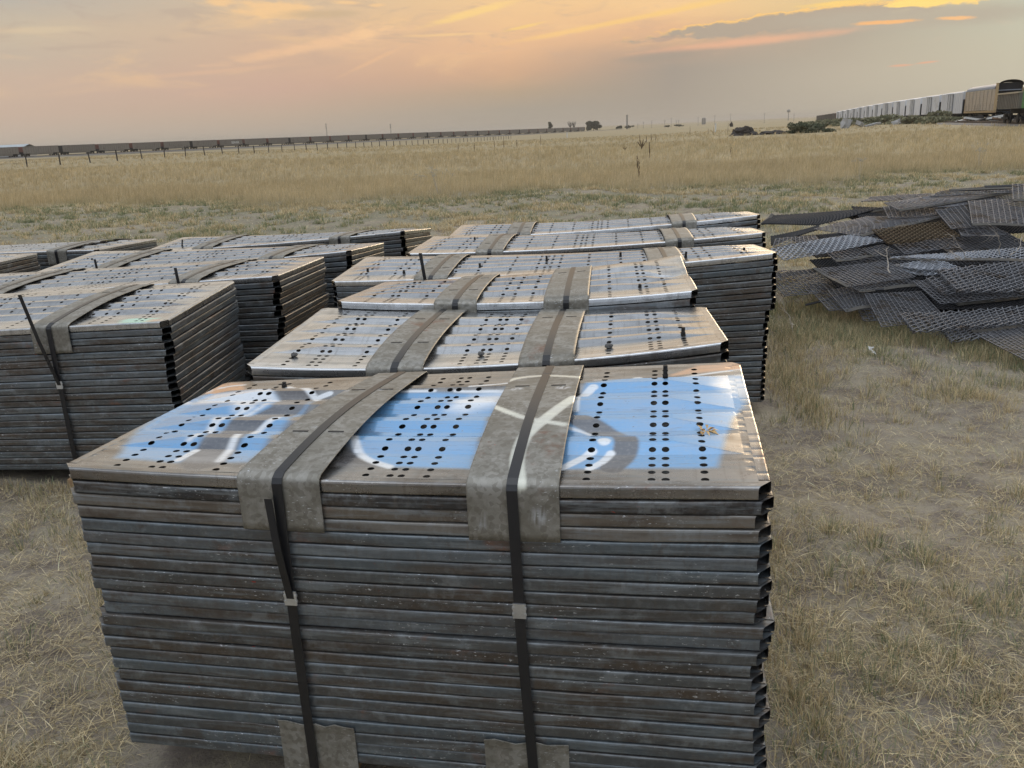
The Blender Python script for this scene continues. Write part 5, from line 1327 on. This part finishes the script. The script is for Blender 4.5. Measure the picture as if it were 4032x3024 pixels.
def slab(x, y, z, dims, rot, mat, label, cat, group, name):
    bm = bmesh.new(); bmesh.ops.create_cube(bm, size=1); bmesh.ops.subdivide_edges(bm, edges=bm.edges[:], cuts=3, use_grid_fill=True)
    for v in bm.verts:
        p = Vector((v.co.x*dims[0], v.co.y*dims[1], v.co.z*dims[2])); v.co = p + Vector((mnoise.noise(p*1.3 + Vector((x, 0, 0))), mnoise.noise(p*1.7 + Vector((0, y, 0))), mnoise.noise(p*1.1 + Vector((0, 0, x))))) * min(dims) * .35
    me = bpy.data.meshes.new(name); bm.to_mesh(me); bm.free(); me.materials.append(M[mat]); o = bpy.data.objects.new(name, me); COL.objects.link(o)
    o.location = (x, y, z); o.rotation_euler = rot; tag(o, label, cat, group); return o
slab(45.6, 116, .5, (1.1, .6, 1.2), (.1, .35, .2), 'concrete', 'tilted pale concrete slab beside the bush', 'concrete chunk', 'concrete rubble', 'concrete_chunk')
slab(48.2, 118, .4, (1.0, .7, .5), (.3, .2, .7), 'concrete', 'low concrete chunk just right of the tilted slab', 'concrete chunk', 'concrete rubble', 'concrete_chunk')
slab(50.0, 118, .25, (2.2, .35, .22), (.1, -.18, .1), 'concrete', 'long leaning concrete beam right of the tilted slab', 'concrete chunk', 'concrete rubble', 'concrete_chunk')
for i, (x, y, d) in enumerate([(57.2, 127, (1.2, .7, .7)), (58.8, 128, (1.0, .7, .9)), (60.4, 128, (1.1, .6, .4)), (60.5, 117, (1.0, .7, .6)), (62.5, 115, (.9, .7, .5))]):
    slab(x, y, d[2] * .42, d, (rr.uniform(-.4, .4), rr.uniform(-.4, .4), rr.uniform(0, 3)), 'concrete', ['dark-sided rubble chunk in the weeds below the middle boxcars', 'tallest rubble chunk in the weeds below the middle boxcars', 'flat rubble chunk right of the tallest one', 'pale rubble block under the autorack, left', 'pale rubble block under the autorack, right'][i], 'concrete chunk', 'concrete rubble', 'concrete_chunk')
SC = [('scraplight', 'white bent sheet at the left end of the scrap pile'), ('scrapbrown', 'brown splintered board at the left of the scrap pile'), ('scrapdark', 'dark box frame in the scrap pile'), ('scraplight', 'long pale panel along the front of the scrap pile'),
      ('scrapdark', 'dark girder across the back of the scrap pile'), ('scraplight', 'short white strip mid scrap pile'), ('scrapbrown', 'reddish brown block at the right of the scrap pile'), ('scraplight', 'pale plank leaning on the reddish block'), ('scrapdark', 'dark drum-like lump at the right of the scrap pile'), ('scraplight', 'pale sheet at the right picture edge')]
for i, (mt, lb) in enumerate(SC):
    y = 112 - i * .9; x = (.527 + .0072 * i) * y; big = i in (3, 4)
    slab(x, y, .35 + .12 * (i % 3), ((4.5 if big else 1.9), .5, .22 + .22 * (mt == 'scrapdark')), (rr.uniform(-.2, .2), rr.uniform(-.25, .25), rr.uniform(-.4, .4)), mt, lb, 'scrap piece', 'scrap pile under the railway cars', 'scrap_piece')

# ------------------------------------------------------------------ far horizon: roof, masts, poles, trees, towers
def far(px_tan, D): return px_tan * D, D, float(dip(np.array(px_tan * D), np.array(float(D))))
b = MB(); L = 62; hw = 9
b.add([(-L, -hw, 0), (L, -hw, 0), (L, hw, 0), (-L, hw, 0), (-L, -hw, 6.2), (L, -hw, 6.2), (L, hw, 6.2), (-L, hw, 6.2)], [(0, 1, 5, 4), (1, 2, 6, 5), (2, 3, 7, 6), (3, 0, 4, 7)])
rb = empty('long_shed', (-384, 600, -2.5), math.radians(0)); tag(rb, 'long shed with pale blue roof behind the left end of the train', 'shed')
b.build('wall', M['grey_part'], rb)
b = MB(); b.add([(-L-1, -hw-1, 6.15), (L+1, -hw-1, 6.15), (L+1, 0, 8.4), (-L-1, 0, 8.4), (-L-1, hw+1, 6.15), (L+1, hw+1, 6.15), (-L-1, -hw-1, 6.0), (L+1, -hw-1, 6.0)], [(0, 1, 2, 3), (3, 2, 5, 4), (6, 7, 1, 0)]); b.build('roof', M['roofblue'], rb)
def mast(tx, D, h, label, w=.5):
    x, y, z = far(tx, D); b = MB(); r = w
    for a in range(3):
        c, s = math.cos(a*2.09) * r, math.sin(a*2.09) * r; b.bar((c, s, 0), (c*.5, s*.5, h), .16)
    for i in range(int(h / 2)):
        zz = i * 2.0
        for a in range(3):
            k0 = r * (1 - .5*zz/h); c, s = math.cos(a*2.09)*k0, math.sin(a*2.09)*k0; c2, s2 = math.cos((a+1)*2.09)*k0, math.sin((a+1)*2.09)*k0; b.bar((c, s, zz), (c2, s2, zz + 2), .09)
    for zz in (.72, .8, .9): b.box(-.7, .7, -.15, .15, h*zz, h*zz + .6)
    o = b.build('radio_mast', M['pole']); o.location = (x, y, z); tag(o, label, 'radio mast', 'radio masts')
mast(-.1976, 900, 18.5, 'faint lattice mast above the coal train, left one'); mast(-.1249, 900, 15.5, 'lattice mast above the coal train, right one', .6)
def upole(tx, D, h, label):
    h *= .85
    x, y, z = far(tx, D); b = MB(); b.tube([(0, 0, -.5), (0, 0, h)], [.2, .13], 6); b.bar((-1.3, 0, h - .7), (1.3, 0, h - .7), .14); b.bar((-1.0, 0, h - 1.9), (1.0, 0, h - 1.9), .12)
    o = b.build('utility_pole', M['pole']); o.location = (x, y, z); o.rotation_euler = (0, 0, random.uniform(-.5, .5)); tag(o, label, 'utility pole', 'utility poles on the horizon')
for i, (tx, hh) in enumerate([(.1126, 9), (.1558, 6), (.1621, 8), (.1716, 9), (.1864, 9), (.1937, 11), (.1995, 8), (.2022, 8), (.2243, 11), (.2432, 12), (.2612, 13), (.2996, 12), (.3333, 10)]):
    upole(tx, 900, hh, f'thin utility pole on the far horizon, {ORD[i]} from the left')
x, y, z = far(.1435, 900); b = MB(); b.tube([(0, 0, -.5), (0, 0, 13.5)], [.95, .85], 12); b.lathe((0, 0, 13.4), [(1.0, 0), (1.0, .5)], 12); o = b.build('chimney', M['pole']); o.location = (x, y, z); tag(o, 'tall plain chimney on the horizon right of the tree clump', 'chimney')
x, y, z = far(.3269, 1400); r = empty('water_tower', (x, y, z)); tag(r, 'pale water tower on the horizon near the white boxcars', 'water tower')
b = MB(); b.lathe((0, 0, 14), [(.6, -2), (2.4, -1), (2.9, .5), (2.4, 2), (.6, 3)], 14); b.build('tank', M['pole'], r); b = MB(); b.tube([(0, 0, 0), (0, 0, 12.5)], [.7, .5], 8); b.build('column', M['pole'], r)
for i, px in enumerate((.2298, .2317)):
    x, y, z = far(px, 1300); b = MB(); b.lathe((0, 0, 0), [(1.8, 0), (1.8, 8), (1.1, 9.2), (.3, 9.6)], 12); o = b.build('silo', M['pole']); o.location = (x, y, z); tag(o, ['faint silo on the horizon, left of the pair', 'faint silo on the horizon, right of the pair'][i], 'silo', 'silos on the horizon')
def tree(px, D, h, wdt, n, leaf, pal, seed, label, name='tree', trunk=.3, lean=0.0, grp='trees on the horizon', bare=False, lift=.55):
    x, y, z = far(px, D); r = empty(name, (x, y, z)); tag(r, label, 'tree', grp); rr = random.Random(seed); b = MB(); th = h * .4
    top = Vector((lean * h * .4, 0, th)); b.tube([(0, 0, -.3), (lean * h * .2, 0, th * .5), top], [trunk, trunk * .8, trunk * .6], 7)
    for i in range(16 if bare else 8):
        a = rr.uniform(0, 6.28); l = h * rr.uniform(.3, .58); q = top + Vector((math.cos(a) * wdt * rr.uniform(.2, .5) + lean * h * .2, math.sin(a) * wdt * .4, l)); m_ = (top + q) / 2 + Vector((rr.gauss(0, .1 * wdt), 0, 0))
        b.tube([top, m_, q], [trunk * .5, trunk * .3, trunk * .1], 5)
        if bare:
            for _ in range(7):
                s = m_ + (q - m_) * rr.random(); b.tube([s, s + Vector((rr.gauss(0, .12*wdt), rr.gauss(0, .1*wdt), rr.uniform(.05, .16) * h))], [trunk * .14, trunk * .06], 4)
    b.build('trunk', M['post'], r)
    if not bare:
        V, T, C = leaf_cloud(n, (lean * h * .55, 0, h * (lift + .1)), np.array((wdt * .5, wdt * .45, h * .36)), leaf, pal, seed, 7); V[:, 2] = np.clip(V[:, 2], h * (.0 if lift < .5 else .25), h * 1.05); tri_obj('crown', V, T, M['foliage'], C, parent=r)
FT = [[.06, .07, .045], [.075, .085, .055], [.05, .058, .04]]
tree(0.1053, 900, 10.5, 14, 3000, .75, FT, 41, 'big dark tree clump at the right end of the coal train', lift=.4)
tree(0.1, 890, 6, 6, 800, .6, FT, 42, 'lower dark tree on the left side of the big clump', lift=.35)
tree(0.11, 905, 7, 5, 700, .6, FT, 47, 'lower dark tree on the right side of the big clump', lift=.35)
tree(0.0578, 760, 9.0, 4.5, 420, .5, FT, 43, 'slim leaning tree rising behind the train', lean=-.25, trunk=.28, lift=.62)
tree(0.0789, 800, 10, 6.0, 0, .4, FT, 44, 'bare tree behind the train, left of the pair', bare=True); tree(0.0831, 800, 9, 4.5, 0, .4, FT, 45, 'bare tree behind the train, right of the pair', bare=True)
tree(0.1342, 900, 4.5, 6.5, 500, .6, FT, 48, 'low dark tree left of the chimney', lift=.4); tree(0.1458, 900, 4.2, 7, 450, .6, FT, 49, 'low dark tree at the foot of the chimney', lift=.4)
tree(0.1901, 900, 2.6, 6, 300, .5, FT, 50, 'tiny dark shrub mound on the horizon, left one', lift=.4); tree(0.2032, 900, 3.2, 9, 400, .5, FT, 51, 'tiny dark shrub mound on the horizon, right one', lift=.4)
for x, y, h_, lb in ((47.9, 196, 1.9, 'white marker post alone in the right half of the field'), (18, 240, 1.6, 'small pale marker post left of the field centre')):
    b = MB(); b.tube([(0, 0, -.2), (0, 0, h_)], .17, 8); o = b.build('marker_post', M['whitepost']); o.location = (x, y, float(dip(np.array(x), np.array(y)))); tag(o, lb, 'marker post', 'white marker posts')
# litter near the heap
def scrapbit(x, y, label, seed):
    rr = random.Random(seed); b = MB()
    for i in range(6):
        p = Vector((rr.gauss(0, .018), rr.gauss(0, .014), rr.uniform(.005, .03))); q = [p + Vector((rr.gauss(0, .018), rr.gauss(0, .018), rr.gauss(0, .012))) for _ in range(3)]; b.add([p] + q, [(0, 1, 2), (0, 2, 3)])
    o = b.build('paper_scrap', M['paper']); o.location = (x, y, float(gz(np.array(x), np.array(y))) + .02); tag(o, label, 'litter', 'white litter')
scrapbit(2.55, 5.72, 'crumpled white paper scrap in the grass before the wire heap', 3); scrapbit(2.02, 2.75, 'small white scrap on the ground at lower right', 8)

# ------------------------------------------------------------------ camera, sun, sky
cam = bpy.data.cameras.new('camera'); cam.lens = 36 * 1820 / 2212; cam.sensor_width = 36; cam.clip_start = .05; cam.clip_end = 30000
co = bpy.data.objects.new('camera', cam); COL.objects.link(co)
co.matrix_world = Matrix.Translation((0, 0, EYE)) @ Matrix.Rotation(math.radians(90 - 16.8), 4, 'X') @ Matrix.Rotation(math.radians(-2.5), 4, 'Z')
scene.camera = co

SUN_AZ, SUN_EL = 24.0, 12.0                 # degrees right of the view, above the horizon
sun = bpy.data.lights.new('sun', 'SUN'); sun.energy = .55; sun.angle = math.radians(16); sun.color = (1.0, .74, .46)
so = bpy.data.objects.new('sun', sun); COL.objects.link(so)
so.rotation_euler = (math.radians(90 - SUN_EL), 0, math.radians(180 - SUN_AZ))
so.location = (40, 90, 30)

w = bpy.data.worlds.new('World'); scene.world = w; w.use_nodes = True
t = w.node_tree; t.nodes.clear(); k = NT(t)
out = k.n('ShaderNodeOutputWorld'); bg = k.n('ShaderNodeBackground'); k.L.new(bg.outputs[0], out.inputs[0])
tc = k.n('ShaderNodeTexCoord').outputs['Generated']
sx = k.n('ShaderNodeSeparateXYZ'); k.L.new(tc, sx.inputs[0]); X, Y, Z = sx.outputs
deg = 57.29578
el = k.m('MULTIPLY', k.m('ARCSINE', Z), deg)
az = k.m('MULTIPLY', k.m('ARCTAN2', X, Y), deg)
# turbulence in sky coordinates, stretched along the horizon
cb = k.n('ShaderNodeCombineXYZ'); k.put(cb.inputs[0], k.m('MULTIPLY', az, .10)); k.put(cb.inputs[1], k.m('MULTIPLY', el, .42))
skyv = cb.outputs[0]
n1 = k.noise(skyv, 1.1, 6, .58, dist=.6); n2 = k.noise(k.vm('ADD', skyv, (9.1, 3.7, 0)), 2.6, 7, .62, dist=.8); n3 = k.noise(k.vm('ADD', skyv, (2.3, 7.9, 0)), 7.0, 6, .65)
w1 = k.m('SUBTRACT', n1, .5); w2 = k.m('SUBTRACT', n2, .5); w3 = k.m('SUBTRACT', n3, .5)
elw = k.m('ADD', el, k.m('MULTIPLY', w1, k.m('MULTIPLY', k.ss(el, .5, 5), 1.6)))
ZEN = (1.75, 1.82, 1.95); UP1 = (.78, .73, .645); UP2 = (.33, .37, .42); UP3 = (.35, .39, .455); UP4 = (1.0, 1.07, 1.16)  # zenith raised to light the ground, middle sky darkened for the rib reflections
def band(stops):
    stops = [(-2, stops[0][1])] + stops + [(13, srgb(228, 209, 181)), (21, UP1), (32, UP2), (48, UP3), (66, UP4), (90, ZEN)]
    return k.ramp(k.m('DIVIDE', k.m('ADD', elw, 2.0), 92.0), [((e + 2) / 92, c) for e, c in stops])
COLS = [(-28, [(0, (193, 181, 166)), (2, (203, 179, 160)), (3.7, (207, 182, 162)), (5, (201, 184, 165)), (6.4, (207, 190, 166)), (7.9, (188, 181, 170))]),
        (-14.5, [(0, (184, 172, 157)), (1.5, (196, 174, 154)), (3, (207, 174, 155)), (4.7, (213, 180, 155)), (6, (214, 183, 157)), (8, (213, 190, 162))]),
        (.7, [(0, (172, 162, 148)), (1.2, (172, 161, 146)), (2.3, (186, 164, 140)), (3.5, (213, 173, 141)), (5, (236, 190, 149)), (7.7, (245, 204, 152))]),
        (11, [(0, (172, 162, 148)), (1.5, (166, 156, 144)), (3.2, (163, 153, 142)), (4.3, (182, 159, 141)), (5.5, (230, 184, 145)), (7, (245, 203, 150))]),
        (21, [(0, (187, 178, 161)), (2.5, (184, 175, 159)), (4, (176, 167, 152)), (5, (171, 162, 149)), (6.3, (222, 196, 146))]),
        (30, [(0, (199, 191, 171)), (3, (195, 190, 170)), (5.6, (190, 191, 173))])]
sky = None
for i, (a0, st) in enumerate(COLS):
    c = band([(e, srgb(*q)) for e, q in st])
    if sky is None: sky = c
    else:
        f = k.n('ShaderNodeMapRange'); k.put(f.inputs[0], az); f.inputs[1].default_value = COLS[i-1][0]; f.inputs[2].default_value = a0
        sky = k.mix(f.outputs[0], sky, c)
# away from the sunset the sky is a cool dusk blue grey
back = k.ramp(k.m('DIVIDE', k.m('ADD', el, 2.0), 92.0), [(0, (.42, .43, .46)), (.12, (.46, .50, .56)), (.4, (.56, .62, .70)), (.7, UP4), (1, ZEN)])
sky = k.mix(k.ss(k.m('ABSOLUTE', az), 55, 125), sky, back)

cb2 = k.n('ShaderNodeCombineXYZ'); k.put(cb2.inputs[0], k.m('MULTIPLY', az, .55)); k.put(cb2.inputs[1], k.m('MULTIPLY', el, 1.1))
w4 = k.m('SUBTRACT', k.noise(cb2.outputs[0], 1.6, 5, .6, dist=.4), .5)
def blob(a0, e0, ra, re, tilt, soft=.5, wob=1.0, lump=0.0):
    """elongated patch centred at azimuth a0, elevation e0 (degrees) with a ragged outline"""
    th = math.radians(tilt); c, s_ = math.cos(th), math.sin(th)
    da = k.m('SUBTRACT', az, a0); de = k.m('SUBTRACT', el, e0)
    x = k.m('DIVIDE', k.m('ADD', k.m('MULTIPLY', da, c), k.m('MULTIPLY', de, s_)), ra)
    y = k.m('DIVIDE', k.m('SUBTRACT', k.m('MULTIPLY', de, c), k.m('MULTIPLY', da, s_)), re)
    d = k.m('SQRT', k.m('ADD', k.m('MULTIPLY', x, x), k.m('MULTIPLY', y, y)))
    d = k.m('ADD', d, k.m('ADD', k.m('MULTIPLY', w2, 1.5 * wob), k.m('MULTIPLY', w3, 1.3 * wob)))
    if lump: d = k.m('ADD', d, k.m('MULTIPLY', w4, lump))
    return k.ss(d, 1.0 + soft, 1.0 - soft)
def lay(sky, mask, col, op): return k.mix(k.m('MULTIPLY', mask, op), sky, col)
YEL = srgb(255, 214, 132); ORG = srgb(247, 184, 138); GRY = srgb(171, 157, 142); PALE = srgb(250, 206, 152)
# wide warm veil textures
sky = lay(sky, k.m('MULTIPLY', k.ss(n1, .50, .70), k.m('MULTIPLY', k.ss(el, 2.2, 4.5), k.m('MULTIPLY', k.ss(el, 16, 9), k.ss(az, 16, 8)))), PALE, .45)
sky = lay(sky, k.m('MULTIPLY', k.ss(n3, .52, .72), k.m('MULTIPLY', k.ss(el, 2.5, 5.5), k.ss(el, 16, 9))), srgb(214, 184, 160), .22)
sky = lay(sky, k.m('MULTIPLY', k.ss(n2, .50, .68), k.m('MULTIPLY', k.ss(el, 3.0, 6.0), k.m('MULTIPLY', k.ss(el, 20, 10), k.ss(az, 14, 6)))), srgb(186, 166, 152), .34)
sky = lay(sky, blob(-13.2, 7.45, 2.2, .42, -3, .6, 1.3, 1.6), PALE, .85)
sky = lay(sky, blob(-16.6, 7.95, .7, .22, 0, .5, .9), PALE, .8)
sky = lay(sky, blob(-9.2, 7.85, .9, .12, -4, .6, .8), PALE, .8)
sky = lay(sky, blob(-7.4, 7.65, .5, .10, 0, .6, .8), PALE, .7)
sky = lay(sky, blob(-10.8, 7.22, 2.0, .22, 0, .7, .9), srgb(206, 180, 148), .8)
sky = lay(sky, blob(-11.0, 5.5, 4.4, .28, 9, .7, 1.1), srgb(245, 200, 158), .7)
sky = lay(sky, blob(-8.0, 6.1, 1.3, .38, 8, .7, 1.2, 1.4), srgb(250, 206, 158), .75)
sky = lay(sky, blob(-7.6, 4.6, 1.9, .10, 22, .8, .6), srgb(238, 192, 150), .5)
sky = lay(sky, blob(-26.6, 6.4, 2.2, .16, 2, .7, .7), srgb(222, 200, 168), .6)
sky = lay(sky, blob(-17.5, 4.1, 4.0, .12, 4, .8, .8), srgb(228, 188, 156), .5)
sky = lay(sky, blob(-1.5, 7.05, 2.5, .20, 12, .6, .8), srgb(255, 216, 142), .8)
sky = lay(sky, blob(-3.2, 5.85, 2.4, .08, 0, .8, .6), srgb(252, 210, 150), .6)
sky = lay(sky, blob(1.7, 6.12, 1.2, .09, 9, .6, .5), YEL, .7)
sky = lay(sky, blob(8.6, 6.25, 6.0, .13, 7.3, .8, .45), srgb(252, 208, 132), .75)
sky = lay(sky, blob(4.0, 5.62, 1.6, .14, 6, .8, .7), srgb(252, 206, 140), .6)
sky = lay(sky, blob(14.5, 7.1, 3.5, .22, 8, .7, .8), srgb(250, 208, 132), .6)
# the long grey cloud with its lit rims
sky = lay(sky, blob(18.2, 5.62, 8.4, .45, 2.6, .16, .6, 1.6), srgb(255, 204, 124), .9)
sky = lay(sky, blob(18.4, 5.49, 8.3, .46, 2.6, .2, .6, 1.6), srgb(174, 162, 148), .97)
sky = lay(sky, blob(10.6, 5.0, .9, .16, 6, .5, .9), srgb(180, 160, 146), .7)
sky = lay(sky, blob(24.5, 5.2, 6.5, .55, -2, .5, .3), srgb(180, 171, 156), .85)
sky = lay(sky, blob(15.6, 4.52, 5.0, .20, 2.0, .8, .8), srgb(234, 180, 148), .85)
sky = lay(sky, blob(10.4, 3.98, 2.4, .24, 3, .7, .5), srgb(165, 154, 141), .7)
sky = lay(sky, blob(25.6, 5.93, 2.5, .24, -2, .3, .8, 2.2), (1.10, .74, .22, 1), .95)
sky = lay(sky, blob(21.0, 6.25, 2.2, .14, 0, .5, .7), srgb(255, 212, 120), .8)
sky = lay(sky, blob(23.4, 5.03, 1.5, .10, -1, .5, .6, 1.6), srgb(250, 186, 122), .9)
sky = lay(sky, blob(26.8, 4.95, .9, .11, -4, .4, .7, 1.8), srgb(250, 192, 134), .9)
sky = lay(sky, blob(24.2, 2.62, .6, .06, 0, .6, .6), srgb(232, 172, 142), .7)
sky = lay(sky, blob(25.6, 2.70, .5, .05, 3, .6, .6), srgb(232, 172, 142), .7)
# the analytic sky adds its own dusk tint from the same low sun
ns = k.n('ShaderNodeTexSky', sky_type='NISHITA', sun_disc=False); ns.sun_elevation = math.radians(SUN_EL); ns.sun_rotation = math.radians(SUN_AZ); ns.dust_density = 4
nsc = k.n('ShaderNodeVectorMath', operation='SCALE'); k.L.new(ns.outputs[0], nsc.inputs[0]); nsc.inputs[3].default_value = .05
sky = k.mix(.015, sky, nsc.outputs[0])
# low sky dimmed to offset the exposure; upper sky stays boosted to light the ground
dim = k.n('ShaderNodeVectorMath', operation='SCALE'); k.L.new(sky, dim.inputs[0]); k.put(dim.inputs[3], k.ss(el, 9.5, 18, .76, 1.0)); sky = dim.outputs[0]
k.put(bg.inputs[0], sky); bg.inputs[1].default_value = 1.0

vs = scene.view_settings
scene.display_settings.display_device = 'sRGB'
vs.view_transform = 'Standard'; vs.look = 'None'; vs.exposure = 0.4; vs.gamma = 1.0; vs.use_curve_mapping = False
scene.cycles.max_bounces = 6; scene.cycles.diffuse_bounces = 3; scene.cycles.glossy_bounces = 3; scene.cycles.transmission_bounces = 2
scene.cycles.use_denoising = True
scene.render.film_transparent = False

# ------------------------------------------------------------------ thin smoke haze in the air
hm = bpy.data.materials.new('smoky_air'); hm.use_nodes = True; t = hm.node_tree; t.nodes.clear(); k = NT(t)
ho = k.n('ShaderNodeOutputMaterial'); hv = k.n('ShaderNodeVolumePrincipled')
hv.inputs['Color'].default_value = (.80, .76, .70, 1); hv.inputs['Density'].default_value = .00020; hv.inputs['Anisotropy'].default_value = .3
k.L.new(hv.outputs[0], ho.inputs['Volume'])
b = MB(); b.box(-9600, 9600, -80, 12900, -6.0, 24.0)
hz = b.build('haze', hm); tag(hz, kind='stuff')
